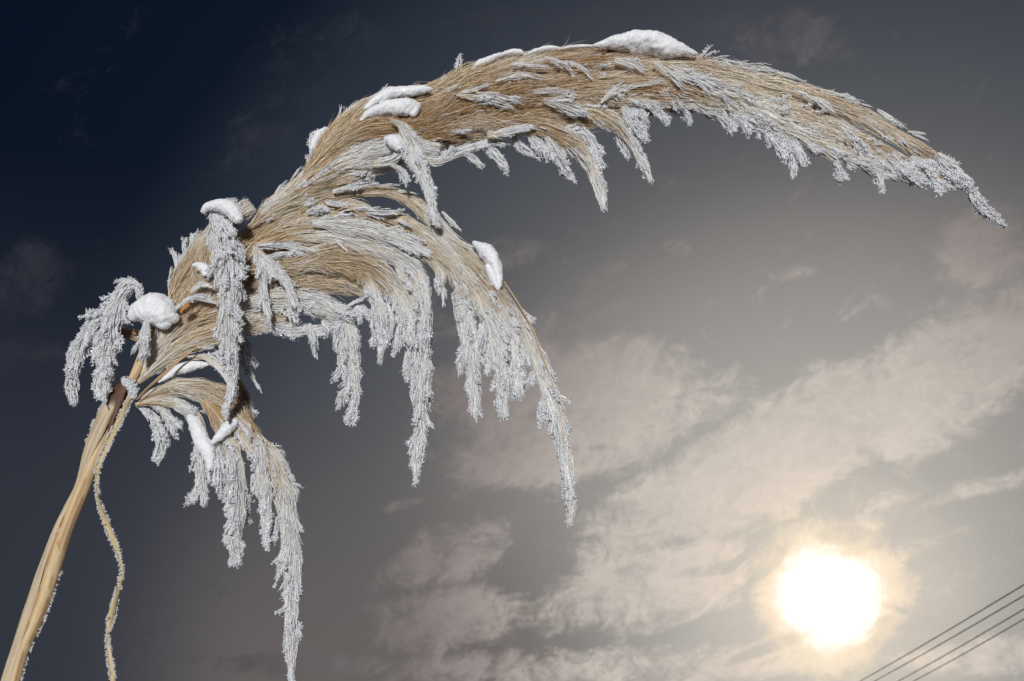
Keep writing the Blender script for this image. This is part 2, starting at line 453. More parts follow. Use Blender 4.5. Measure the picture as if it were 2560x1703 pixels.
NB = [0]; NRr = [0]; NRh = [0]
def branch(pts, d=0.0, d1=None, fs=0.3, fe=0.8, hair=1.0, rod=1.0, brown=0.0, L0=95, rlen=62, rr=3.3, spread=1.0, low=0.0, plates=1.0, hw=1.2, label=None, name="branch", edge=1.0, pale=0.0):
    g = Guide(pts, d, d1)
    ctl = g.c
    area = float(np.sum(2 * ctl[:, 2]) * g.len / len(ctl))
    def frost_at(s): return np.clip((s / g.len - fs) / max(fe - fs, 1e-3), 0, 1)
    # ---------------- silk hairs, in tufts
    per = 13
    nt_ = max(6, int(area * 0.0136 * hair))
    s0 = sample_s(g, nt_) - 20
    s0 = np.clip(s0, 0, g.len * .97)
    keep = rng.random(nt_) > frost_at(s0) * .45
    s0 = s0[keep]; nt_ = len(s0)
    phi = rng.random(nt_) * 2 * np.pi
    r0 = np.sqrt(rng.random(nt_)) * .62
    r1 = np.clip(r0 + rng.uniform(.05, .42, nt_), 0, 1.0)
    Lh = L0 * rng.uniform(.55, 1.25, nt_)
    Lh = np.minimum(Lh, g.len * .6 + 12)
    ti = np.repeat(np.arange(nt_), per); n = len(ti)
    k = 4
    u = np.linspace(0, 1, k)[None]
    ph = phi[ti] + rng.normal(0, .32, n)
    R0 = r0[ti] + rng.normal(0, .16, n); R1 = r1[ti] + rng.normal(0, .25, n)
    ll = Lh[ti] * rng.uniform(.6, 1.2, n)
    ss = np.clip(s0[ti] + rng.normal(0, 14, n), -12, g.len * .97)
    ll = np.minimum(ll, np.maximum(g.len - ss, 8) + rng.uniform(-8, 3, n))
    s = ss[:, None] + ll[:, None] * u
    rad_ = R0[:, None] + (R1 - R0)[:, None] * u ** 1.4
    stray = (rng.random(n) < .035) * rng.uniform(.1, .5, n)
    rad_ = rad_ + stray[:, None] * u ** 2
    wob = rng.normal(0, .05, (n, 1)) * np.sin(u * rng.uniform(2, 6, (n, 1)))
    sway = np.where(rng.random(nt_) < .35, rng.normal(0, .38, nt_), rng.normal(0, .08, nt_))      # some tufts cross their neighbours
    offn = rad_ * np.cos(ph)[:, None] + wob + sway[ti][:, None] * u ** 2
    lim = .92 + .1 * rng.random((n, 1)) + stray[:, None]
    offn = np.clip(offn, -lim, lim)
    pos, w = g.at(s, offn, rad_ * np.sin(ph)[:, None])
    cx_, _w = g.at(s0, r0 * np.cos(phi), r0 * 0)
    nz1 = np.array([mnoise.noise(Vector((q[0] * .0045, q[1] * .012, 2.0))) for q in cx_]) * 1.7
    nz2 = np.array([mnoise.noise(Vector((q[0] * .006, q[1] * .014, 7.0))) for q in cx_]) * .85
    tb = np.clip(brown + nz1 + rng.normal(0, .18, nt_), 0, 1)
    ci = rng.integers(0, 5, nt_)
    tc_ = TAN[ci] * (1 - .8 * tb[:, None]) + np.array([.38, .20, .058]) * .8 * tb[:, None]  # honey-brown patches, deepened to put the arch's recess shade into the fibre colour
    pc = PALE[rng.integers(0, 3, nt_)]
    fr = np.clip(frost_at(s) * .8 + pale + .36 - .38 * brown + nz2[ti][:, None] - .25 * nz1[ti][:, None], 0, 1)
    mixv = np.clip(fr + rng.normal(0, .16, (n, 1)) + u * .22 * (1 - brown), 0, 1)[..., None]
    cols = tc_[ti][:, None] * (1 - mixv) + pc[ti][:, None] * mixv
    rime = np.clip((fr - .55) * 2.2, 0, 1)[..., None]
    cols = cols * (1 - rime * .75) + np.array([.90, .895, .88]) * rime * .75
    cols = np.clip(cols * rng.uniform(.86, 1.14, (n, 1, 1)), .02, .88)
    Vh, Fh, Ch = ribbons(pos, hw * rng.uniform(.6, 1.25, n), cols)
    bo = mesh_obj(name, Vh, Fh, M_hair, plume, Ch)
    if label: bo["label"] = label
    # ---------------- frosted tips
    nr = int(area * 0.0085 * rod) + 2
    s0 = sample_s(g, nr * 3, .8)
    fa = frost_at(s0)
    s0 = s0[rng.random(len(s0)) < (.085 + fa ** 1.2) * .60][:nr * 2]
    nr = len(s0)
    NRr[0] += nr; NRh[0] += n
    if nr:
        k = 6
        u = np.linspace(0, 1, k)[None]
        phi = rng.random(nr) * 2 * np.pi
        if low:
            lowp = rng.random(nr) < low
            phi = np.where(lowp, rng.normal(0, .7, nr), phi)     # cos>0: the lower side of a strand that runs to the right
        r0 = np.sqrt(rng.random(nr)) * .75
        r1 = np.clip(r0 + rng.uniform(.1, .6, nr) * edge, 0, 1.08)
        big = rng.random(nr) < .17                      # side twigs that stand out, thick with rime at their ends
        r1 = np.where(big, rng.uniform(.85, 1.6, nr), np.minimum(r1, .85))
        # side twigs grow in little bunches
        bi_ = np.where(big)[0]
        lead = bi_[(np.arange(len(bi_)) // 3) * 3]
        phi[bi_] = phi[lead] + rng.normal(0, .12, len(bi_)); r0[bi_] = r0[lead] * .9 + .03
        r1[bi_] = r1[lead] + rng.normal(0, .10, len(bi_)); s0[bi_] = s0[lead] + rng.normal(0, 7, len(bi_))
        tipf = np.clip(s0 / g.len, 0, 1)
        ll = rlen * rng.uniform(.45, 1.2, nr)
        ll = np.minimum(ll, np.maximum(g.len - s0, 6) + 8)
        s0 = s0 - ll * .35
        s0 = np.maximum(s0, 0)
        s = s0[:, None] + ll[:, None] * u
        rad_ = r0[:, None] + (r1 - r0)[:, None] * u ** 1.3
        pos, w = g.at(s, rad_ * np.cos(phi)[:, None], rad_ * np.sin(phi)[:, None])
        side = np.sin(phi)[:, None]
        pos[..., :2] += rng.normal(0, 2.5, (nr, 1, 2)) * u[..., None] ** 2
        size = rr * .80 * rng.uniform(.5, 1.35, nr)[:, None]
        prof = np.interp(u[0], [0, .3, .75, .95, 1], [.22, .55, 1, 1.0, .6])[None] * np.where(big, 1.25, .74)[:, None]
        small = np.clip(w / 9.0, .55, 1)
        pos += np.cumsum(rng.normal(0, .7, pos.shape), axis=1)
        Vr, Fr = rods(pos, size * prof * small, spikes=(np.where(big, rng.integers(44, 76, nr), rng.integers(7, 16, nr)) * plates).astype(int), spike_len=6.0)
        fo = mesh_obj("frost", Vr, Fr, M_frost, bo, smooth_=True)
        fo["kind"] = "stuff"
    NB[0] += 1
    return bo

# ================================================================== the plume
HAIR, ROD = 1.0, 1.0
# --- the long upper arch
branch(P("D", (700, 400, 10), (785, 310, 32), (870, 262, 40), (960, 240, 44), (1050, 208, 46), (1150, 172, 42), (1280, 152, 38), (1420, 152, 34), (1560, 152, 30), (1700, 178, 32), (1850, 218, 28), (2000, 278, 24), (2120, 348, 18), (2215, 405, 9)),
       d=-12, fs=.1, fe=2.6, brown=.5, rod=1.0, L0=130, rlen=55, rr=2.2, low=0)
branch(P("D", (880, 300, 20), (970, 285, 40), (1060, 250, 46), (1180, 215, 44), (1300, 205, 42), (1430, 200, 40), (1560, 200, 36), (1700, 228, 36), (1850, 275, 34), (1980, 330, 28), (2090, 385, 20), (2200, 425, 9)),
       d=14, fs=.0, fe=2.0, brown=.75, rod=1.1, L0=120, rlen=55, rr=2.6, low=.5)
branch(P("z4", (150, 850, 60), (350, 800, 82), (600, 745, 92), (850, 765, 95), (1080, 800, 85), (1250, 890, 72), (1370, 1010, 60), (1440, 1140, 50), (1485, 1270, 42), (1505, 1395, 20)),
       d=24, fs=.45, fe=.95, brown=.6, rod=1.5, L0=90)
branch(P("z4", (1150, 640, 50), (1400, 670, 70), (1560, 730, 70), (1680, 850, 55), (1760, 980, 42), (1810, 1090, 34), (1850, 1190, 18)), d=20, fs=.3, fe=.8, rod=1.5, L0=70)
branch(P("D", (1300, 215, 18), (1420, 222, 22), (1500, 222, 20), (1600, 235, 22), (1700, 268, 20), (1780, 300, 16), (1822, 345, 11), (1830, 398, 5)), d=18, fs=.1, fe=.7, rod=1.6, low=.5, L0=60)
branch(P("D", (1600, 215, 20), (1750, 265, 26), (1880, 325, 28), (1990, 370, 24), (2100, 405, 15), (2185, 428, 7)), d=22, fs=.1, fe=.9, rod=1.6, low=.7, L0=70)
branch(P("D", (2120, 368, 10), (2190, 405, 13), (2225, 432, 9), (2250, 462, 13), (2275, 488, 12), (2303, 512, 5)), d=16, fs=-.5, fe=.1, rod=3, hair=.5, L0=30, rlen=34, rr=4.2)
# base of the upper arch
branch(P("D", (700, 405, 8), (760, 345, 26), (830, 303, 32), (895, 292, 26), (935, 305, 16), (955, 335, 6)), d=26, fs=.8, fe=1.5, brown=.7, rod=.6, L0=80)
branch(P("D", (600, 492, 12), (690, 432, 24), (780, 378, 32), (870, 345, 34), (950, 335, 26), (1010, 345, 16)), d=20, fs=.2, fe=1.2, pale=.25, rod=.9, L0=100)
branch(P("z4", (180, 1010, 35), (300, 1030, 42), (420, 970, 36), (560, 925, 28), (790, 910, 12)), d=22, fs=-.3, fe=.5, rod=1.8, L0=50)
branch(P("z4", (640, 850, 30), (850, 815, 34), (1010, 790, 16)), d=52, fs=-.1, fe=.7, rod=1.2, L0=45)
branch(P("z3", (1045, 830, 18), (1080, 700, 32), (1110, 580, 38), (1180, 500, 22)), d=-30, fs=-.2, fe=1.2, pale=.4, rod=1.0, L0=60)
branch(P("z3", (1250, 500, 25), (1330, 400, 38), (1450, 310, 40), (1560, 240, 14), (1612, 180, 5)), d=-22, fs=.2, fe=1.6, pale=.3, rod=.8, L0=70, rr=2.0)
# --- tassels hanging off the arch: start, middle, end
for s_, p3, dd in (
    ("z4", ((420, 950, 22), (520, 1005, 30), (612, 1085, 16)), 18), ("z4", ((640, 920, 28), (710, 1000, 42), (790, 1095, 20)), 20),
    ("z4", ((830, 860, 24), (900, 950, 38), (1020, 1010, 18)), 12), ("z4", ((940, 850, 24), (1040, 930, 34), (1088, 1022, 16)), 28),
    ("z4", ((1080, 860, 36), (1180, 1040, 48), (1262, 1160, 20)), 34), ("z4", ((1280, 730, 34), (1400, 880, 40), (1500, 1075, 18)), 10),
    ("z4", ((1380, 690, 22), (1460, 755, 28), (1550, 810, 14)), 14), ("z4", ((1590, 800, 26), (1640, 910, 44), (1685, 1005, 18)), 0),
    ("z4", ((1640, 640, 40), (1730, 770, 52), (1800, 875, 26)), 34), ("z4", ((1640, 600, 30), (1750, 680, 42), (1822, 785, 22)), 8),
    ("z4", ((1780, 560, 24), (1880, 650, 40), (1955, 745, 20)), 24), ("z4", ((1950, 560, 24), (2050, 640, 34), (2138, 735, 14)), 22),
    ("z4", ((2110, 600, 26), (2200, 640, 34), (2290, 695, 18)), 20), ("z4", ((1640, 560, 22), (1720, 600, 28), (1780, 630, 14)), 30),
    ("z5", ((-20, 450, 14), (35, 490, 20), (70, 545, 10)), 20), ("z5", ((230, 490, 26), (320, 560, 44), (358, 638, 20)), 22),
    ("z5", ((390, 510, 24), (450, 590, 36), (468, 660, 16)), 26), ("z5", ((510, 560, 26), (590, 640, 36), (612, 718, 18)), 20),
    ("z5", ((620, 650, 24), (690, 750, 36), (715, 830, 18)), 30), ("z5", ((560, 530, 40), (700, 670, 52), (775, 800, 40), (782, 942, 16)), 20),
    ("z5", ((680, 610, 22), (780, 730, 30), (848, 855, 18)), 36), ("z5", ((720, 560, 18), (810, 605, 26), (870, 655, 12)), 8),
    ("z5", ((860, 570, 34), (950, 700, 50), (1050, 800, 38), (1110, 950, 20)), 26), ("z5", ((1030, 640, 40), (1150, 740, 54), (1192, 882, 30)), 18),
    ("z5", ((1100, 590, 34), (1250, 750, 48), (1345, 860, 36), (1392, 1008, 20)), 30), ("z5", ((1210, 740, 30), (1270, 820, 36), (1305, 890, 16)), 16),
    ("z5", ((1300, 730, 36), (1440, 840, 52), (1515, 915, 26)), 26), ("z5", ((1460, 820, 40), (1570, 920, 56), (1665, 1000, 30)), 30),
    ("z5", ((1580, 800, 40), (1700, 920, 62), (1795, 1015, 34)), 18), ("z5", ((1760, 780, 34), (1850, 890, 60), (1985, 975, 26)), 26)):
    branch(P(s_, *p3), d=dd, fs=-.5, fe=.35, rod=1.7, hair=.55, L0=45, rlen=48, rr=3.6, pale=.35)
# frosted streaks lying on the front and the top of the arch
for s_, p3, dd in (
    ("z5", ((180, 130, 14), (450, 175, 26), (672, 207, 8)), 10), ("z5", ((620, 205, 8), (740, 240, 12), (862, 288, 6)), 10), ("z5", ((980, 350, 10), (1150, 395, 18), (1305, 458, 6)), 8),
    ("z5", ((1350, 480, 10), (1460, 545, 14), (1562, 605, 6)), 8), ("z5", ((1560, 628, 5), (1625, 636, 6), (1680, 642, 3)), 10), ("z5", ((1590, 640, 5), (1650, 665, 6), (1695, 686, 3)), 10),
    ("z5", ((60, 240, 26), (300, 330, 42), (515, 405, 16)), 62), ("z5", ((150, 345, 18), (280, 385, 26), (375, 450, 10)), 60), ("z5", ((-60, 230, 24), (100, 270, 34), (215, 320, 12)), 62), 
    ("z5", ((900, 390, 10), (1000, 440, 16), (1075, 510, 6)), 50), ("z5", ((480, 470, 18), (540, 520, 26), (600, 530, 8)), 56), ("z5", ((780, 340, 8), (900, 400, 12), (1010, 490, 6)), 50),
    ("z4", ((1060, 270, 10), (1180, 330, 26), (1300, 410, 8)), 58), ("z4", ((1250, 310, 12), (1350, 360, 14), (1415, 440, 4)), 60), ("z4", ((1580, 290, 16), (1720, 320, 28), (1795, 390, 9)), 60),
    ("z4", ((1870, 300, 16), (1980, 400, 26), (2095, 500, 12)), 64), ("z4", ((1980, 330, 20), (2150, 410, 40), (2300, 500, 16)), 62), ("z4", ((820, 330, 12), (960, 325, 16), (1095, 345, 8)), 58),
    ("z4", ((700, 450, 10), (900, 400, 18), (1095, 440, 8)), 64), ("z4", ((380, 545, 8), (530, 515, 14), (655, 470, 7)), 66), ("z4", ((420, 560, 12), (640, 590, 26), (840, 655, 10)), 68),
    ("z4", ((560, 530, 12), (740, 560, 24), (930, 615, 10)), 66), ("z4", ((330, 520, 6), (380, 500, 8), (435, 478, 5)), 62), ("z4", ((900, 530, 14), (1100, 525, 20), (1290, 545, 8)), 62), ("z4", ((1050, 590, 26), (1250, 650, 48), (1380, 700, 20)), 60),
    ("z4", ((1480, 610, 14), (1650, 500, 18), (1960, 460, 8)), 60), ("z3", ((960, 870, 6), (1000, 810, 8), (1032, 768, 5)), 0), ("z3", ((930, 860, 5), (965, 810, 6), (998, 768, 4)), 4), ("z3", ((820, 950, 8), (860, 900, 7), (900, 865, 4)), 0),
    ("z3", ((1230, 470, 5), (1275, 400, 7), (1293, 325, 3)), -30), ("z3", ((1280, 450, 5), (1310, 400, 6), (1325, 350, 3)), -28)):
    branch(P(s_, *[(a, b, c * 1.35) for a, b, c in p3]), d=dd - 12, fs=-.3, fe=.5, rod=.75, hair=.32, L0=46, rlen=50, rr=2.4, pale=.3, edge=1.2, plates=.5)
# --- frosted tassel hanging in front of the arch's base
branch(P("z3", (1640, 430, 30), (1740, 480, 45), (1800, 600, 70), (1840, 720, 58), (1885, 860, 46), (1920, 980, 32), (1950, 1080, 28), (1990, 1195, 14)), d=70, d1=50, fs=-.2, fe=.4, rod=1.9, L0=60, pale=.35)
branch(P("z3", (1640, 740, 26), (1730, 800, 28), (1752, 885, 14)), d=60, fs=-.4, fe=.3, rod=1.8, L0=40)
branch(P("z3", (1500, 740, 40), (1650, 720, 36), (1745, 650, 20)), d=48, fs=-.1, fe=.6, rod=1.6, L0=60)
# --- middle sprays fanning to the right
branch(P("z3", (640, 1210, 40), (850, 1040, 105), (1100, 900, 108), (1350, 810, 92), (1560, 750, 70), (1750, 700, 30)), d=0, fs=.35, fe=1.3, brown=.1, pale=.1, rod=.8, L0=130)
branch(P("z3", (700, 1190, 30), (950, 1030, 50), (1250, 960, 52), (1500, 930, 40), (1700, 960, 42), (1850, 1040, 52), (1950, 1150, 58)) + P("z6", (1765, 270, 64), (1900, 420, 78), (2030, 600, 85)) +
       P("z7", (1070, 110, 72), (1160, 230, 58), (1240, 330, 56), (1310, 480, 60), (1380, 650, 60), (1430, 830, 60), (1460, 1000, 52), (1485, 1150, 42), (1505, 1300, 36), (1518, 1400, 34), (1500, 1478, 14)),
       d=-14, d1=12, fs=.38, fe=.78, rod=1.35, L0=110, label="longest drooping branch, its thin frosted end hanging lowest on the right")
branch(P("z6", (380, 285, 20), (600, 200, 70), (850, 160, 80), (1100, 215, 74), (1350, 290, 66), (1600, 380, 56), (1720, 500, 44), (1705, 660, 16)), d=10, fs=.6, fe=1.2, brown=.3, rod=1.0, L0=120)
branch(P("z6", (900, 120, 24), (1100, 65, 32), (1300, 110, 42), (1500, 180, 58), (1680, 330, 70), (1830, 520, 72), (1900, 700, 74)) + P("z7", (840, 60, 56), (880, 250, 62), (915, 400, 56), (925, 550, 52), (935, 700, 42), (942, 838, 16)),
       d=6, fs=.3, fe=.75, rod=1.4, L0=90)
branch(P("z6", (1600, 330, 30), (1800, 480, 60)) + P("z7", (930, 40, 52), (1000, 200, 60), (1050, 350, 60), (1080, 500, 46), (1098, 650, 42), (1095, 832, 20)), d=16, fs=.0, fe=.6, rod=1.5, L0=80)
branch(P("z6", (1750, 330, 30), (1900, 470, 60)) + P("z7", (1030, 80, 52), (1110, 250, 60), (1165, 400, 56), (1190, 550, 50), (1198, 715, 26)), d=2, fs=.1, fe=.6, rod=1.4, L0=80)
branch(P("z6", (380, 330, 30), (700, 262, 60), (1000, 270, 76), (1250, 330, 80), (1450, 430, 78), (1560, 560, 60), (1602, 700, 46), (1610, 900, 38), (1598, 1095, 26)), d=18, fs=.2, fe=.75, rod=1.3, L0=90)
branch(P("z6", (800, 170, 30), (1050, 180, 66), (1300, 240, 70), (1500, 310, 50), (1640, 400, 20)), d=34, fs=-.3, fe=.7, rod=1.2, pale=.3, L0=80)
branch(P("z6", (330, 500, 30), (600, 470, 85), (850, 425, 110), (1080, 440, 112), (1250, 500, 100), (1360, 600, 80), (1450, 750, 72), (1490, 900, 50), (1490, 1035, 24)), d=40, fs=.5, fe=.85, brown=.75, rod=1.6, L0=100)
branch(P("z6", (1020, 440, 40), (1180, 540, 70), (1240, 650, 60), (1280, 800, 54), (1292, 950, 46), (1285, 1142, 16)), d=44, fs=.2, fe=.55, brown=.2, rod=1.7, L0=70)
branch(P("z6", (200, 800, 50), (420, 715, 100), (650, 700, 112), (850, 740, 104), (980, 800, 76), (1100, 850, 44)), d=24, fs=.15, fe=.9, rod=1.2, pale=.1, L0=90, low=.3)
branch(P("z6", (330, 860, 40), (500, 890, 55), (650, 920, 48), (800, 925, 38), (960, 900, 28)), d=16, fs=-.1, fe=.35, brown=.2, rod=1.9, low=.6, L0=50)
branch(P("z6", (1400, 430, 30), (1500, 620, 56), (1560, 780, 50)) + P("z7", (520, 160, 50), (560, 280, 62), (585, 400, 74), (600, 560, 76), (605, 700, 60), (612, 850, 50), (605, 980, 45), (588, 1100, 30), (570, 1218, 12)),
       d=10, fs=-.1, fe=.5, rod=1.7, L0=80)
branch(P("z6", (850, 780, 60), (960, 860, 80)) + P("z7", (140, 200, 76), (165, 380, 78), (185, 520, 66), (200, 640, 50), (205, 750, 38), (175, 868, 18)), d=12, d1=24, fs=-.2, fe=.4, rod=1.7, L0=80)
branch(P("z7", (440, 40, 40), (490, 180, 46), (490, 320, 36), (458, 432, 14)), d=20, fs=-.2, fe=.4, rod=1.8, L0=60)
branch(P("z7", (600, -40, 40), (640, 180, 36), (630, 300, 34), (618, 380, 16)), d=30, fs=-.2, fe=.4, rod=1.8, L0=60)
# small side tassels of the middle sprays
for s_, p3, dd in (
    ("z7", ((150, 490, 16), (110, 555, 24), (75, 598, 14)), 24), ("z7", ((180, 640, 16), (135, 690, 26), (112, 770, 15)), 24), ("z7", ((180, 600, 14), (150, 620, 18), (125, 635, 10)), 20),
    ("z7", ((330, 310, 16), (322, 380, 20), (315, 405, 10)), 44), ("z7", ((400, 140, 32), (420, 250, 38), (412, 350, 18)), 46), ("z7", ((880, 370, 26), (855, 470, 26), (842, 575, 12)), 12),
    ("z7", ((1030, 390, 24), (1015, 480, 30), (1020, 556, 20)), 24), ("z7", ((1215, 400, 30), (1222, 480, 34), (1212, 540, 18)), 8), ("z7", ((970, 260, 26), (975, 340, 30), (972, 410, 18)), 26),
    ("z7", ((1290, 560, 26), (1270, 600, 24), (1250, 628, 14)), 12), ("z7", ((1350, 700, 30), (1335, 790, 34), (1345, 865, 20)), 6), ("z7", ((1160, 480, 24), (1170, 600, 28), (1165, 690, 14)), 2), ("z7", ((1220, 180, 16), (1260, 230, 16), (1300, 262, 8)), 0), 
    ("z7", ((540, 420, 26), (515, 520, 24), (520, 585, 14)), 6), ("z7", ((640, 380, 18), (655, 520, 18), (655, 680, 10)), 2), ("z7", ((640, 820, 16), (655, 870, 12), (672, 885, 6)), 12),
    ("z7", ((690, -10, 16), (705, 40, 16), (716, 78, 8)), 10), ("z7", ((735, 30, 12), (745, 100, 14), (748, 155, 9)), 6), ("z7", ((1440, 700, 14), (1470, 715, 14), (1495, 728, 7)), 10), ("z7", ((1460, 860, 14), (1490, 880, 14), (1508, 898, 7)), 10),
    ("z6", ((780, 880, 24), (810, 1000, 28), (826, 1118, 14)), 26), ("z6", ((1090, 720, 26), (1150, 790, 30), (1218, 866, 12)), 40), ("z6", ((1100, 740, 20), (1140, 820, 22), (1138, 884, 12)), 42),
    ("z6", ((540, 880, 30), (590, 920, 34), (612, 975, 16)), 18), ("z6", ((420, 890, 20), (440, 915, 24), (440, 935, 10)), 14), ("z6", ((700, 900, 26), (740, 930, 30), (775, 950, 14)), 22), ("z6", ((870, 860, 20), (900, 910, 26), (910, 950, 12)), 26),
    ("z6", ((960, 800, 24), (1060, 820, 30), (1115, 830, 14)), 46), ("z6", ((400, 320, 14), (600, 330, 22), (752, 400, 8)), 58), ("z6", ((580, 320, 12), (740, 345, 16), (870, 392, 6)), 60), ("z6", ((380, 340, 14), (520, 330, 20), (660, 300, 10)), 50),
    ("z6", ((960, 280, 6), (1005, 325, 7), (1050, 368, 4)), 66), ("z6", ((1030, 300, 7), (1090, 335, 9), (1150, 382, 4)), 66), ("z6", ((420, 440, 16), (540, 395, 26), (660, 370, 12)), 56), ("z6", ((1010, 780, 8), (1100, 730, 10), (1215, 670, 6)), 58),
    ("z3", ((1180, 1000, 16), (1260, 1030, 22), (1335, 1022, 8)), 34), ("z3", ((1040, 1080, 22), (1130, 1050, 28), (1205, 1065, 12)), 40), ("z3", ((1230, 940, 18), (1400, 895, 22), (1540, 880, 10)), 24), ("z3", ((1480, 1090, 20), (1600, 1090, 30), (1710, 1075, 12)), 36),
    ("z3", ((1690, 1140, 14), (1740, 1165, 24), (1770, 1180, 10)), 36), ("z3", ((1270, 1095, 6), (1390, 1060, 16), (1560, 1060, 14)), 22), ("z3", ((1540, 900, 4), (1620, 890, 5), (1688, 895, 3)), 20), ("z3", ((1700, 930, 4), (1770, 940, 5), (1822, 953, 3)), 16),
    ("z3", ((2010, 1080, 12), (2080, 1150, 14), (2140, 1215, 7)), 0)):
    branch(P(s_, *p3), d=dd, fs=-.5, fe=.35, rod=1.6, hair=.55, L0=45, rlen=46, rr=3.2, pale=.35)
# --- the base fan
branch(P("P", (385, 880, 14), (440, 800, 40), (510, 720, 50), (600, 650, 52), (690, 575, 48), (780, 500, 40)), d=-22, fs=.9, fe=2.2, brown=.2, rod=.3, L0=130)
branch(P("P", (500, 740, 30), (560, 690, 46), (620, 640, 50), (700, 600, 46), (800, 580, 36)), d=-14, fs=.9, fe=2.2, brown=.35, rod=.3, L0=110)
branch(P("P", (470, 800, 30), (560, 770, 50), (650, 740, 50), (740, 720, 44)), d=-10, fs=.9, fe=2.2, brown=.35, rod=.3, L0=110)
branch(P("z3", (600, 1260, 40), (760, 1170, 80), (1000, 1080, 95), (1250, 1060, 80), (1500, 1080, 50)), d=-12, fs=.6, fe=1.6, brown=.25, rod=.5, L0=120)
branch(P("z3", (590, 1330, 30), (720, 1300, 60), (900, 1330, 80), (1100, 1380, 80), (1300, 1430, 60)), d=4, fs=.5, fe=1.6, brown=.3, rod=.8, L0=110)
branch(P("z6", (250, 640, 50), (450, 620, 90), (650, 590, 100), (850, 580, 100), (1050, 600, 80), (1180, 660, 50)), d=14, fs=.6, fe=1.4, brown=.3, rod=.7, L0=110)
branch(P("D", (1000, 330, 20), (1100, 290, 38), (1200, 265, 44), (1300, 270, 38), (1400, 265, 30), (1500, 250, 22), (1600, 245, 14)), d=-6, fs=.5, fe=1.6, brown=.45, rod=.6, L0=100)
branch(P("D", (1050, 215, 30), (1200, 165, 42), (1400, 150, 42), (1600, 165, 40), (1750, 205, 36), (1900, 255, 26)), d=-30, fs=.6, fe=2.6, brown=.3, rod=.3, L0=120)
branch(P("z1", (1040, 1000, 24), (1120, 880, 80), (1220, 740, 118), (1340, 600, 118), (1450, 450, 105), (1500, 300, 100), (1500, 150, 90), (1560, 0, 70)), d=-6, fs=.9, fe=1.8, brown=.2, rod=.5, L0=110, pale=.05)
branch(P("z1", (1020, 1050, 18), (1200, 880, 60), (1400, 755, 90), (1560, 700, 84), (1750, 640, 84), (1950, 590, 84), (2150, 560, 60)), d=8, fs=.9, fe=1.8, brown=.25, rod=.5, L0=120)
branch(P("z1", (1240, 480, 26), (1320, 310, 60), (1430, 130, 80), (1560, -20, 90), (1700, -150, 90), (1850, -260, 60)), d=-16, fs=.2, fe=2.5, brown=.1, pale=.1, rod=.6, L0=120)
branch(P("z1", (1500, 500, 60), (1750, 420, 90), (2000, 330, 90), (2250, 200, 80), (2500, 120, 40)), d=-4, fs=.9, fe=1.8, brown=.2, rod=.4, L0=110)
branch(P("z1", (1250, 420, 20), (1290, 270, 34), (1400, 90, 40), (1460, -40, 20)), d=-34, fs=-.2, fe=1.0, pale=.3, rod=1.6, L0=60)
branch(P("z3", (640, 1200, 20), (760, 1090, 55), (900, 1010, 60), (1100, 930, 50)), d=16, fs=.5, fe=2, pale=.05, brown=.3, rod=.4, L0=110)
for s_, p3, dd in (("z1", ((1300, 240, 10), (1292, 140, 16), (1260, 72, 12)), -30), ("z1", ((1345, 180, 14), (1360, 90, 18), (1355, -10, 14)), -34), ("z1", ((1330, 250, 18), (1330, 180, 26), (1310, 120, 16)), -34), ("z1", ((1400, 120, 20), (1420, 90, 26), (1440, 55, 14)), -36),
                   ("z1", ((1240, 370, 4), (1245, 280, 4), (1268, 200, 2)), -20), ("z1", ((1400, 380, 18), (1500, 330, 18), (1600, 360, 12)), 50), ("z1", ((1280, 520, 14), (1430, 420, 22), (1600, 470, 12)), 50), ("z1", ((1450, 780, 24), (1520, 790, 26), (1570, 770, 12)), 20), 
                   ("z1", ((1750, 640, 30), (1800, 760, 36), (1880, 915, 22)), -26), ("z1", ((1740, 760, 24), (1820, 960, 22), (1912, 1115, 8)), -30), ("z1", ((1550, 790, 20), (1640, 880, 22), (1600, 905, 10)), 0)):
    branch(P(s_, *p3), d=dd, fs=-.5, fe=.35, rod=1.8, hair=.8, L0=40, rlen=44, rr=3.2, pale=.3)
# --- near tassels hanging in front of the fan
branch(P("z1", (1570, -190, 14), (1615, -120, 50), (1650, -20, 100), (1655, 50, 114), (1680, 160, 120), (1700, 330, 92), (1692, 500, 74), (1685, 680, 84), (1690, 840, 66), (1715, 950, 48), (1705, 1080, 36), (1682, 1200, 28), (1662, 1292, 14)),
       d=92, d1=100, fs=-.5, fe=.1, rod=1.8, hair=.8, pale=.45, L0=70, rr=3.6, label="thick white frosted tassel hanging straight down under the snow cap")
branch(P("z3", (560, 1020, 40), (480, 1030, 44), (400, 1060, 40), (370, 1120, 30), (375, 1210, 34), (345, 1340, 18)), d=84, fs=-.5, fe=.1, rod=1.9, hair=.8, pale=.4, L0=50)
branch(P("z1", (1880, 50, 30), (1920, 180, 40), (1935, 300, 38), (1945, 430, 30), (1980, 582, 12)), d=72, fs=-.3, fe=.3, rod=1.8, hair=.7, pale=.35, L0=55)
branch(P("z1", (1890, 80, 30), (2000, 200, 46), (2120, 330, 46), (2202, 505, 18)), d=74, fs=-.3, fe=.4, rod=1.4, hair=.9, pale=.3, L0=60)
branch(P("z1", (1080, 580, 16), (1075, 680, 40), (1062, 780, 42), (1038, 885, 18)), d=60, fs=-.3, fe=.3, rod=1.9, hair=.7, pale=.35, L0=50)
branch(P("z1", (1060, 700, 14), (1010, 770, 22), (968, 835, 10)), d=56, fs=-.4, fe=.2, rod=1.9, hair=.6, pale=.35, L0=40)
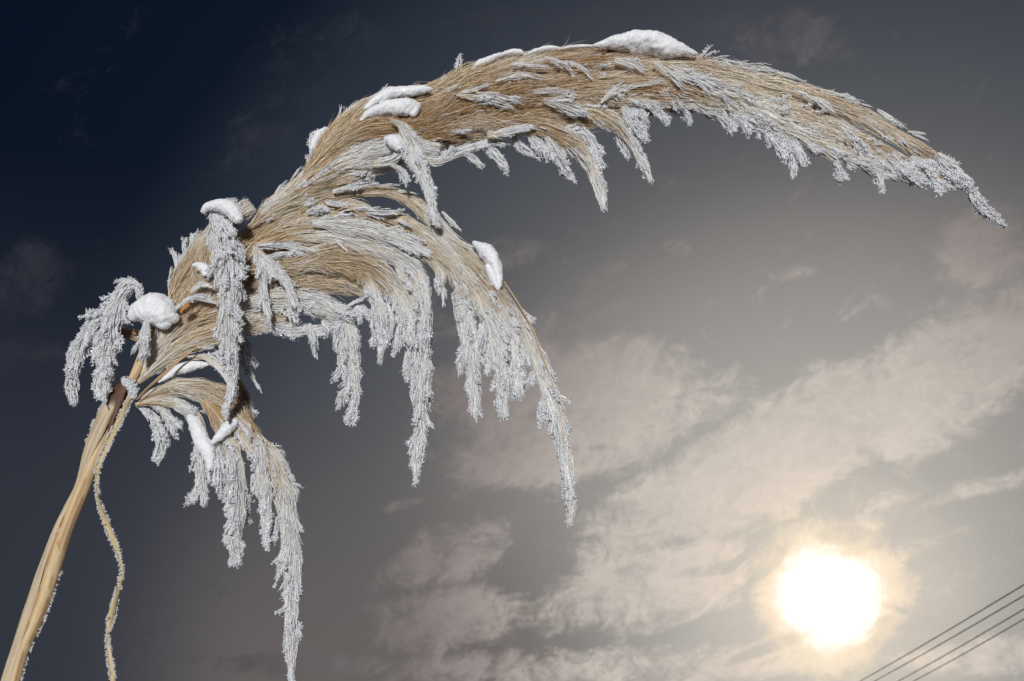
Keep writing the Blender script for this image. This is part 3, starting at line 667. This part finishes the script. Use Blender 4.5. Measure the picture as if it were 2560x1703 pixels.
# --- the two drooping sprays on the far left
branch(P("z1", (1030, 450, 20), (1015, 350, 34), (945, 345, 54), (885, 430, 64), (835, 560, 76), (800, 700, 82), (778, 850, 76), (765, 980, 64), (750, 1080, 50), (768, 1185, 16)), d=40, fs=-.5, fe=.1, rod=2.0, hair=.8, pale=.4, L0=60, rr=3.7)
branch(P("z1", (870, 560, 26), (745, 575, 44), (650, 660, 56), (590, 780, 62), (558, 890, 62), (530, 980, 58), (528, 1080, 50), (550, 1222, 18)), d=20, fs=-.5, fe=.1, rod=2.0, hair=.8, pale=.4, L0=60, rr=3.7)
branch(P("z1", (810, 500, 20), (720, 530, 30), (645, 560, 18)), d=36, fs=-.5, fe=0, rod=2.2, hair=.4, L0=30, rlen=30, rr=3.8)
branch(P("z1", (770, 880, 24), (800, 950, 30), (802, 1018, 16)), d=46, fs=-.5, fe=0, rod=2.0, hair=.6, L0=40)
branch(P("z1", (1050, 720, 40), (920, 690, 46), (780, 710, 36), (680, 770, 26), (620, 880, 20)), d=-30, fs=.7, fe=1.3, brown=.6, rod=.8, L0=80)
# --- the lowest spray
branch(P("z1", (1000, 1210, 20), (1150, 1120, 56), (1350, 1085, 76), (1550, 1125, 92), (1700, 1230, 108), (1790, 1370, 100), (1860, 1500, 88)) +
       P("z2", (1745, 90, 78), (1830, 280, 78), (1872, 480, 74), (1890, 680, 70), (1900, 850, 60), (1900, 1000, 50), (1892, 1150, 46), (1890, 1300, 50), (1892, 1400, 44), (1895, 1480, 18), (1900, 1620, 12)),
       d=10, d1=20, fs=.3, fe=.6, brown=.3, rod=1.5, L0=100, label="lowest branch, tan at its base and hanging far down in a long white tip")
branch(P("z1", (1000, 1215, 16), (1200, 1180, 40), (1350, 1230, 52), (1450, 1330, 56), (1480, 1450, 58)) + P("z2", (1300, 120, 58), (1315, 240, 40), (1280, 340, 28), (1212, 425, 12)), d=20, fs=.2, fe=.7, rod=1.6, L0=70)
branch(P("z1", (1500, 1180, 50), (1600, 1300, 60), (1660, 1450, 60)) + P("z2", (1500, 60, 60), (1530, 200, 60), (1545, 350, 68), (1535, 500, 62), (1522, 620, 52), (1528, 720, 38), (1520, 812, 30)), d=26, fs=.1, fe=.55, brown=.2, rod=1.7, L0=70)
branch(P("z1", (1560, 1200, 50), (1750, 1340, 66), (1830, 1480, 60)) + P("z2", (1680, 60, 60), (1705, 200, 62), (1718, 350, 46), (1722, 500, 34), (1725, 600, 22), (1740, 712, 15)), d=38, fs=.1, fe=.5, brown=.2, rod=1.7, L0=70)
branch(P("z1", (1380, 865, 16), (1500, 860, 28), (1620, 935, 34), (1700, 1050, 28), (1740, 1150, 20)), d=12, fs=.0, fe=.9, rod=1.3, L0=60)
branch(P("z1", (1250, 1110, 20), (1500, 1090, 36), (1680, 1180, 46), (1800, 1340, 44), (1880, 1480, 26)), d=-14, fs=.4, fe=1, rod=1.2, L0=80)
branch(P("z1", (1700, 950, 26), (1760, 1060, 40), (1800, 1200, 56), (1840, 1330, 50)), d=-26, fs=.2, fe=1, brown=.5, rod=1.1, L0=60)
for s_, p3, dd in (
    ("z2", ((1315, 220, 28), (1325, 330, 34), (1332, 425, 20)), 24), ("z2", ((1400, 0, 50), (1420, 150, 54), (1440, 355, 16)), 30), ("z2", ((1500, 520, 26), (1490, 600, 26), (1468, 660, 14)), 26),
    ("z2", ((1840, 700, 30), (1825, 800, 26), (1802, 912, 12)), 24), ("z2", ((1490, 100, 40), (1500, 200, 40), (1480, 268, 20)), 44), ("z2", ((1660, 220, 30), (1660, 300, 34), (1650, 340, 18)), 40), ("z2", ((1800, 500, 30), (1780, 590, 26), (1770, 660, 14)), 18),
    ("z2", ((1880, 1080, 16), (1840, 1100, 20), (1815, 1110, 10)), 30), ("z2", ((1570, 250, 34), (1600, 400, 34), (1590, 490, 22)), 6),
    ("z1", ((1005, 1215, 10), (1070, 1260, 22), (1140, 1330, 30), (1160, 1420, 26)), 6), ("z1", ((1005, 1215, 10), (1120, 1290, 26), (1175, 1400, 40), (1185, 1530, 40), (1155, 1640, 22)), 8), ("z1", ((1180, 1380, 20), (1225, 1450, 22), (1236, 1512, 14)), 8),
    ("z1", ((1010, 1215, 10), (1130, 1225, 24), (1240, 1310, 40), (1290, 1435, 20)), 10), ("z1", ((1250, 1300, 20), (1300, 1350, 24), (1330, 1385, 12)), 14), ("z1", ((1290, 1230, 26), (1380, 1265, 30), (1450, 1260, 14)), 30)):
    branch(P(s_, *p3), d=dd, fs=-.5, fe=.3, rod=1.6, hair=.6, L0=45, rlen=46, rr=3.4, pale=.35)

# ------------------------------------------------------------------ stem, sheath, leaf
def grid_faces(a, b, wrap):
    i, j = np.meshgrid(np.arange(a - 1), np.arange(b if wrap else b - 1), indexing="ij")
    j2 = (j + 1) % b
    return np.stack([i * b + j, i * b + j2, (i + 1) * b + j2, (i + 1) * b + j], -1).reshape(-1, 4)

def add_uv(o, a, b, us, vs):
    me = o.data
    uv = me.uv_layers.new(name="UVMap")
    li = np.empty(len(me.loops), np.int32); me.loops.foreach_get("vertex_index", li)
    uv.data.foreach_set("uv", np.stack([us.ravel()[li], vs.ravel()[li]], -1).astype(np.float32).ravel())

def shell(name, pts, d, mat, arc=(0, 2 * math.pi), depth=1.0, thick=0.0, nseg=90, nring=20, stain=None, ripple=0.0, squash=None, parent=plume, tail=None):
    """tube or open curved strip along a photo guide; arc = angle range of the cross-section (0 = +offset side, pi/2 = towards viewer)"""
    c, ln = spline(pts, nseg)
    P0, u = world_pos(c[:, 0], c[:, 1], np.full(len(c), d) if np.isscalar(d) else np.interp(np.linspace(0, 1, nseg), np.linspace(0, 1, len(d)), d))
    if tail is not None:                       # carry it on down to the ground, out of view
        P0 = np.vstack([tail, P0]); u = np.concatenate([np.full(len(tail), u[0]), u]); c = np.vstack([np.repeat(c[:1], len(tail), 0), c])
    T = norm(np.gradient(P0, axis=0))
    toward = np.array([0, -1.0, 0])
    S = norm(np.cross(T, toward)); Q = norm(np.cross(S, T))
    full = abs(arc[1] - arc[0] - 2 * math.pi) < 1e-6
    a = np.linspace(arc[0], arc[1], nring, endpoint=not full)
    k = np.arange(len(c))
    rip = 1 + ripple * np.array([[mnoise.noise(Vector((q * .13, th * 2.2, 3.3))) for th in a] for q in k])
    r = (c[:, 2] * u)[:, None] * rip
    dep = depth if squash is None else np.interp(np.linspace(0, 1, len(c)), np.linspace(0, 1, len(squash)), squash)[:, None]
    V = P0[:, None] + S[:, None] * (r * np.cos(a))[..., None] + Q[:, None] * (r * np.sin(a) * dep)[..., None]
    us = np.repeat((a / (2 * math.pi))[None], len(c), 0)
    sl = np.concatenate([[0], np.cumsum(np.linalg.norm(np.diff(P0, axis=0), axis=1))])
    vs = np.repeat((sl * 8)[:, None], len(a), 1)
    col = np.ones((len(c), len(a), 3))
    if stain is not None:
        for kk in range(len(c)):
            for jj in range(len(a)):
                col[kk, jj] = stain(c[kk, 0], c[kk, 1], a[jj], kk / len(c))
    o = mesh_obj(name, V.reshape(-1, 3), grid_faces(len(c), len(a), full), mat, parent, col.reshape(-1, 3))
    add_uv(o, 0, 0, us, vs)
    if thick:
        sm = o.modifiers.new("thickness", "SOLIDIFY"); sm.thickness = thick; sm.offset = 0
    return o, P0, u, c

def stem_tail(x, y, n=18, lean=-0.10):
    p0, _ = world_pos(x, y, 0)
    t_ = np.linspace(0, 1, n, endpoint=False)
    z = 0.0 + p0[2] * t_
    return np.stack([p0[0] + lean * (1 - t_) ** 1.3 * 1.3 * (p0[2]), p0[1] + 0 * z, z], -1)

def st_stem(x, y, a, t_):
    nz_ = mnoise.noise(Vector((x * .02, y * .02, a)))
    if 1290 < y < 1325 and 1.9 < a < 2.6: return (.45, .27, .13)      # small brown scar
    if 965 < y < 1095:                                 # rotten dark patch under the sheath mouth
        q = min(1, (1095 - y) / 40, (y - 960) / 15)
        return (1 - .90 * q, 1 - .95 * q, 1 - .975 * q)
    if mnoise.noise(Vector((x * .05 + y * .022, (y - x) * .004, a * 3))) > .30: return (.66, .50, .36)   # weathered streaks
    return (1 + .06 * nz_, 1, 1 - .05 * nz_)
stem_pts = P("t", (57, 1600, 31), (100, 1440, 31), (160, 1300, 34), (207, 1180, 34), (262, 1000, 36), (308, 860, 34), (374, 700, 33), (413, 600, 31), (455, 500, 29), (490, 420, 25), (530, 330, 22), (565, 260, 20), (600, 200, 20), (628, 140, 21), (650, 80, 20), (680, 0, 18), (715, -100, 12))
tl = stem_tail(stem_pts[0][0], stem_pts[0][1])
shell("stem", stem_pts, 0, M_stem, stain=st_stem, ripple=.05, tail=tl)
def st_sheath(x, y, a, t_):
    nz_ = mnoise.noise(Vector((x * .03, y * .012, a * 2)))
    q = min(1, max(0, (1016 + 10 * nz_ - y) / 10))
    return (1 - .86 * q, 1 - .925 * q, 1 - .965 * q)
sheath_pts = P("t", (26, 1600, 30), (90, 1380, 26), (148, 1190, 22), (198, 1030, 15), (252, 885, 14), (312, 765, 15), (356, 680, 15), (386, 595, 20), (408, 520, 26), (442, 440, 34), (484, 350, 37), (515, 292, 36), (545, 228, 27), (572, 188, 8))
shell("sheath", sheath_pts, [10, 10, 8, 6, 8, 12, 16, 16], M_sheath, arc=(math.radians(25), math.radians(215)), depth=.45, thick=.0005, stain=st_sheath, ripple=.10, tail=tl + np.array([-.010, -.004, 0]), nring=18)
# dark inside of the sheath mouth
o_, _, _, _ = shell("sheath_lining", P("t", (500, 425, 3), (516, 365, 13), (534, 300, 22), (556, 240, 24), (574, 195, 14), (582, 182, 4)), 20, M_sheath, arc=(math.radians(10), math.radians(170)), depth=.25, thick=.0003,
      stain=lambda x, y, a, t_: (.20, .10, .05), ripple=.25, nring=12)
o_["label"] = "dark brown rotten lining at the open mouth of the sheath"

# ribbon leaf: folds over the sheath mouth, runs down the stem and hangs free, twisting
leaf_pts = P("z9", (560, 520, 10), (610, 515, 28), (670, 570, 46), (700, 650, 46), (650, 760, 38), (590, 900, 36), (510, 1060, 38), (430, 1220, 38), (370, 1340, 38), (320, 1470, 36)) + \
    P("z2", (668, 90, 18), (640, 170, 15), (628, 260, 9), (632, 340, 9), (655, 440, 15), (690, 530, 20), (722, 620, 20), (752, 690, 16), (776, 770, 10), (792, 830, 9), (786, 900, 11), (770, 970, 14), (750, 1050, 18), (732, 1120, 22), (716, 1190, 20), (704, 1245, 8), (700, 1300, 10), (708, 1380, 15), (718, 1450, 16), (730, 1530, 16), (740, 1640, 15), (735, 1760, 13), (720, 1900, 9), (715, 2050, 3))
def leaf_strip():
    c, ln = spline(leaf_pts, 260)
    k = len(c); t_ = np.linspace(0, 1, k)
    d = np.interp(t_, [0, .06, .2, .35, .6, 1], [8, 26, 24, 16, 20, 10])
    P0, u = world_pos(c[:, 0], c[:, 1], d)
    T = norm(np.gradient(P0, axis=0)); toward = np.array([0, -1.0, 0])
    S = norm(np.cross(T, toward)); Q = norm(np.cross(S, T))
    tw = .5 * np.sin(t_ * 23) + .35
    S2 = S * np.cos(tw)[:, None] + Q * np.sin(tw)[:, None]; Q2 = np.cross(T, S2)
    nb = 9; v = np.linspace(-1, 1, nb)
    w = (c[:, 2] * u)[:, None]
    keel = (np.abs(v) ** 1.5 * .35)[None] * w
    V = P0[:, None] + S2[:, None] * (w * v[None])[..., None] + Q2[:, None] * keel[..., None]
    V += (np.array([[mnoise.noise(Vector((i * .12, j * 1.7, 9))) for j in v] for i in range(k)]) * .12 * w)[..., None] * Q2[:, None]
    us = np.repeat(((v + 1) / 2)[None], k, 0); vs = np.repeat((np.cumsum(np.full(k, ln / k)) * .0024)[:, None], nb, 1)
    col = np.ones((k, nb, 3)); col[:, nb // 2] = (.9, .95, .85)
    o = mesh_obj("leaf", V.reshape(-1, 3), grid_faces(k, nb, False), M_leaf, plume, col.reshape(-1, 3))
    add_uv(o, 0, 0, us, vs)
    sm = o.modifiers.new("thickness", "SOLIDIFY"); sm.thickness = .0004; sm.offset = 0
    o["label"] = "long dry ribbon leaf with frosted edges hanging free beside the stem"
    return o, c, d
leaf, lc, ld = leaf_strip()

def needles(centres, out_dir, n_len, n_w, clump=3, name="frost", parent=None):
    """small crystal needles round points given in px (x,y,d); out_dir (n,3) px-space directions"""
    n = len(centres)
    ci = np.repeat(np.arange(n), clump); m_ = len(ci)
    base = centres[ci] + rng.normal(0, 1.2, (m_, 3))
    dr = norm(out_dir[ci] + rng.normal(0, .55, (m_, 3)))
    ln = n_len[ci] * rng.uniform(.4, 1.3, m_)
    paths = base[:, None] + dr[:, None] * (ln[:, None] * np.linspace(0, 1, 3)[None])[..., None]
    rad = n_w * rng.uniform(.7, 1.3, (m_, 1)) * np.array([[.9, 1.1, .6]])
    V, Fc = rods(paths, rad, sides=3, spikes=8, spike_len=4.0)
    o = mesh_obj(name, V, Fc, M_frost, parent, smooth_=False); o["kind"] = "stuff"
    return o

def edge_frost(c, d, parent, dens, sides_, length, wid=1.3, rngs=((0, 1),), inset=.95):
    tt = np.gradient(c[:, :2], axis=0); tt /= np.linalg.norm(tt, axis=1, keepdims=True)
    cen, dr, ln = [], [], []
    tot = np.hypot(*np.diff(c[:, :2], axis=0).T).sum()
    for sd, dn in sides_:
        n = int(tot * dens * dn)
        q = rng.random(n)
        # clumpy: keep by slow noise
        keep = np.array([mnoise.noise(Vector((v * 40, sd * 5, 1.0))) + .42 > rng.random() * .55 for v in q])
        q = q[keep]
        ok = np.zeros(len(q), bool)
        for a, b in rngs: ok |= (q >= a) & (q <= b)
        q = q[ok] * (len(c) - 1)
        k = np.arange(len(c))
        x, y, w = (np.interp(q, k, c[:, j]) for j in range(3)); tx = np.interp(q, k, tt[:, 0]); ty = np.interp(q, k, tt[:, 1])
        dd = np.interp(q, k, d if not np.isscalar(d) else np.full(len(c), d))
        nx, ny = -ty * sd, tx * sd
        cen.append(np.stack([x + nx * w * inset, y + ny * w * inset, dd + rng.normal(3, 4, len(q))], -1))
        dr.append(np.stack([nx, ny, rng.normal(.2, .4, len(q))], -1)); ln.append(np.full(len(q), length))
    return needles(np.vstack(cen), np.vstack(dr), np.concatenate(ln), wid, parent=parent)

edge_frost(lc, ld - 3, leaf, .6, ((1, 1.0), (-1, .8)), 3.4, .85, inset=1.0)
# thick rime on the folded top of the leaf
c2, _ = spline(P("z9", (580, 540, 30), (650, 590, 50), (690, 660, 44), (690, 740, 24)), 40)
q = rng.integers(0, 40, 420)
cen = np.stack([c2[q, 0] + rng.normal(0, .45, 420) * c2[q, 2], c2[q, 1] + rng.normal(0, .45, 420) * c2[q, 2], np.full(420, 34.0)], -1)
needles(cen, rng.normal(0, .6, (420, 3)) + np.array([.2, .1, .9]), np.full(420, 6.0), 1.7, clump=2, parent=leaf)
stem_o = bpy.data.objects["stem"]; sh_o = bpy.data.objects["sheath"]
c3, _ = spline(stem_pts, 100)
edge_frost(c3, 0, stem_o, .5, ((1, 1.0),), 4.0, .9, rngs=((0, .32),), inset=1.0)
c4, _ = spline(sheath_pts, 100)
edge_frost(c4, 10, sh_o, .45, ((-1, 1.0),), 4.0, .9, rngs=((.78, .93),), inset=1.0)

# golden stalks seen through the fan, and a seed husk
def stalk(pts, d, name="stalk"):
    shell(name, pts, d, M_stem, nseg=40, nring=8, stain=lambda x, y, a, t_: (1.05, .95, .9), ripple=.05)
stalk(P("z9", (740, 780, 5), (900, 620, 12), (1100, 450, 12), (1300, 270, 11), (1568, 60, 6)), 44)
stalk(P("z9", (760, 740, 4), (950, 560, 8), (1180, 350, 8), (1400, 150, 5)), 48)
stalk(P("z3", (1040, 850, 4), (1120, 790, 6), (1220, 700, 4), (1330, 640, 3)), 40)
stalk(P("z3", (640, 1310, 4), (760, 1290, 5), (900, 1230, 3)), 46)
stalk(P("z7", (1110, 10, 3), (1190, 130, 4), (1280, 290, 4), (1340, 450, 4), (1400, 620, 3), (1450, 800, 3), (1470, 1000, 2)), 24)
stalk(P("z6", (940, 100, 3), (1050, 55, 5), (1200, 130, 4), (1350, 180, 4), (1500, 230, 3)), 44)
o_, _, _, _ = shell("seed_husk", P("z1", (1330, 540, 3), (1350, 510, 16), (1375, 490, 22), (1398, 478, 8)), 72, M_stem, nseg=20, nring=12, stain=lambda x, y, a, t_: (.8, .5, .25))
o_["label"] = "small glossy amber seed husk"

# ------------------------------------------------------------------ snow clumps lying on the plume
def snow(parts, label, d=10.0, dep=1.0, grain=1.0):
    VV, FF, nv = [], [], 0
    for pts in parts:
        c, ln = spline(pts, 70)
        c[0, 2] = c[-1, 2] = .6
        P0, u = world_pos(c[:, 0], c[:, 1], np.full(len(c), d))
        T = norm(np.gradient(P0, axis=0)); S = norm(np.cross(T, np.array([0, -1.0, 0]))); Q = norm(np.cross(S, T))
        a = np.linspace(0, 2 * math.pi, 40, endpoint=False)
        r = (c[:, 2] * u)[:, None]
        V = P0[:, None] + S[:, None] * (r * np.cos(a))[..., None] + Q[:, None] * (r * np.sin(a) * dep)[..., None]
        Nn = norm(V - P0[:, None])
        dis = np.array([[mnoise.noise(Vector(v) * 55) * .30 + mnoise.noise(Vector(v) * 150) * .15 + mnoise.noise(Vector(v) * 420) * .10 for v in row] for row in V])
        V = V + Nn * (dis * np.minimum(r, 26 * u[:, None]))[..., None]
        V += rng.normal(0, .25 * u.mean(), V.shape)
        fc = grid_faces(len(c), len(a), True)
        tri = np.vstack([fc[:, [0, 1, 2]], fc[:, [0, 2, 3]]])
        VV.append(V.reshape(-1, 3)); FF.append(tri + nv); nv += V.shape[0] * V.shape[1]
        # granules on the surface
        n = int(ln * 2 * c[:, 2].mean() * .8 * min(grain, 1.5)) + 100
        i = rng.integers(0, len(c), n); j = rng.integers(0, len(a), n)
        i2 = np.minimum(i + 1, len(c) - 1); j2 = (j + 1) % len(a); fa_, fb_ = rng.random((n, 1)), rng.random((n, 1))
        ctr = (V[i, j] * (1 - fa_) + V[i2, j] * fa_) * (1 - fb_) + (V[i, j2] * (1 - fa_) + V[i2, j2] * fa_) * fb_
        sz = (rng.uniform(.4, 1.5, n) * u[i])[:, None]
        R = norm(rng.normal(size=(n, 3)) * .8 + Nn[i, j]); R2 = norm(np.cross(R, rng.normal(size=(n, 3)) * .6 + np.array([0, -1.0, 0])))
        O = np.stack([ctr - R * sz * .5, ctr + R2 * sz * .6 + R * sz * .3, ctr + R * sz * 1.3, ctr - R2 * sz * .6 + R * sz * .3], 1)
        b = nv + np.arange(n) * 4
        FF.append(np.stack([b, b + 1, b + 2], -1)); FF.append(np.stack([b, b + 2, b + 3], -1))
        VV.append(O.reshape(-1, 3)); nv += n * 4
    o = mesh_obj("snow_clump", np.vstack(VV), np.vstack(FF), M_snow, None, smooth_=True)
    o["label"] = label; o["category"] = "snow"; o["group"] = "clumps of snow lying on the plume"
    return o

snow([P("D", (1364, 106, 2), (1385, 103, 8), (1410, 98, 14), (1450, 99, 21), (1490, 102, 24), (1525, 109, 24), (1560, 115, 15), (1585, 120, 8), (1606, 125, 2))],
     "largest cap of snow on the crest of the arching plume", d=22, dep=1.3)
snow([P("D", (838, 252, 3), (865, 232, 10), (900, 215, 13), (945, 209, 12), (980, 206, 7), (996, 206, 2)), P("D", (828, 278, 2), (850, 262, 9), (880, 250, 15), (915, 248, 19), (945, 247, 18), (962, 243, 9), (968, 240, 3)), P("D", (945, 232, 6), (955, 250, 12), (950, 268, 6))],
     "two-lobed pad of snow on the left shoulder of the plume", d=44, dep=1.0)
snow([P("D", (1084, 163, 2), (1100, 150, 7), (1120, 141, 8), (1145, 130, 7), (1160, 124, 3)), P("D", (1150, 130, 3), (1170, 122, 6), (1195, 121, 6), (1206, 124, 2))], "short lumpy ridge of snow on the rising edge of the arch", d=4, dep=1.4)
snow([P("D", (1206, 128, 2), (1235, 117, 5), (1265, 112, 6), (1292, 112, 2)), P("D", (1285, 114, 2), (1320, 108, 4), (1368, 106, 2))], "thin low strip of snow just left of the largest cap", d=4, dep=1.4)
snow([P("D", (716, 358, 2), (722, 335, 8), (734, 312, 9), (750, 299, 6), (757, 296, 2))], "narrow upright sliver of snow on the outer left edge of the shoulder", d=-16, dep=1.2, grain=1.5)
snow([P("D", (884, 318, 4), (900, 322, 15), (914, 332, 16), (920, 346, 6))], "small square lump of snow below the two-lobed pad", d=70, dep=.8)
snow([P("D", (464, 490, 3), (480, 476, 10), (505, 474, 14), (528, 480, 18), (544, 496, 16), (552, 512, 7))], "crusty snow cap on top of the thick hanging tassel", d=110, dep=1.0, grain=2.5)
snow([P("D", (298, 735, 6), (315, 722, 24), (340, 714, 33), (362, 715, 36), (385, 724, 30), (402, 730, 16), (412, 728, 4)), P("D", (360, 740, 8), (378, 748, 12), (392, 742, 8))], "round snowball sitting on the left base of the plume", d=52, dep=.95, grain=1.4)
snow([P("D", (1088, 556, 3), (1102, 566, 11), (1118, 578, 18), (1132, 596, 19), (1141, 618, 14), (1148, 640, 8), (1151, 662, 2)), P("D", (1120, 610, 6), (1135, 640, 9), (1148, 668, 3))], "oval pad of snow on the outer bend of the long right branch", d=26, dep=1.1)
snow([P("z1", (1165, 1050, 4), (1240, 1005, 22), (1310, 965, 40), (1390, 935, 44), (1460, 920, 32), (1525, 915, 12), (1545, 910, 4))], "white wedge of snow in the fork above the lowest branch", d=0, dep=.9)
snow([P("z1", (1385, 1290, 14), (1425, 1340, 44), (1455, 1410, 58), (1490, 1480, 58), (1530, 1560, 44), (1545, 1640, 24), (1535, 1700, 8))], "long vertical bank of snow caught inside the lowest spray", d=38, dep=.8)
snow([P("z1", (1560, 1500, 14), (1610, 1450, 34), (1670, 1390, 42), (1725, 1345, 38), (1752, 1325, 14))], "slanting log of snow inside the lowest spray", d=58, dep=.9)
snow([P("z1", (1415, 185, 8), (1465, 185, 24), (1505, 215, 34), (1515, 265, 14))], "small patch of snow left of the hanging tassel", d=54, dep=.8, grain=1.4)

# ------------------------------------------------------------------ overhead cables
def z8(x, y): return (1280 + x / 1.838, 850 + y / 1.838)
def cable(pa, pb, h, label):
    A_ = np.array([0, 0, CAMZ]); r1, r2 = ray(*pa), ray(*pb)
    q1 = A_ + r1 * (h / r1[2]); q2 = A_ + r2 * (h / r2[2])
    dv = (q2 - q1); ln = np.linalg.norm(dv); dv /= ln
    s = np.linspace(-60, ln + 40, 140)
    Pc = q1 + dv * s[:, None]
    u = (s - 0) / ln
    Pc[:, 2] += .10 * (u - .5) ** 2 * .6 - .015
    a = np.linspace(0, 2 * math.pi, 10, endpoint=False)
    T = norm(np.gradient(Pc, axis=0)); S = norm(np.cross(T, np.array([0, 0, 1.0]))); Q = np.cross(S, T)
    V = Pc[:, None] + (S[:, None] * np.cos(a)[None, :, None] + Q[:, None] * np.sin(a)[None, :, None]) * .0095
    o = mesh_obj("power_line", V.reshape(-1, 3), grid_faces(len(Pc), 10, True), M_wire)
    o["label"] = label; o["category"] = "power line"; o["group"] = "overhead cables crossing the corner of the sky"
cable(z8(1600, 1568), z8(2353, 1125), 3.0, "highest of the four thin dark overhead cables at lower right")
cable(z8(1665, 1568), z8(2353, 1175), 3.0, "second overhead cable, just under the highest one")
cable(z8(1775, 1568), z8(2353, 1237), 3.0, "third overhead cable, above the lowest one")
cable(z8(1845, 1568), z8(2353, 1283), 3.0, "lowest of the four overhead cables, nearest the picture corner")
print("branches", NB[0], "hairs", NRh[0], "rods", NRr[0], "tris", sum(len(o.data.polygons) * (2 if len(o.data.polygons) and len(o.data.polygons[0].vertices) == 4 else 1) for o in bpy.data.objects if o.type == "MESH"))
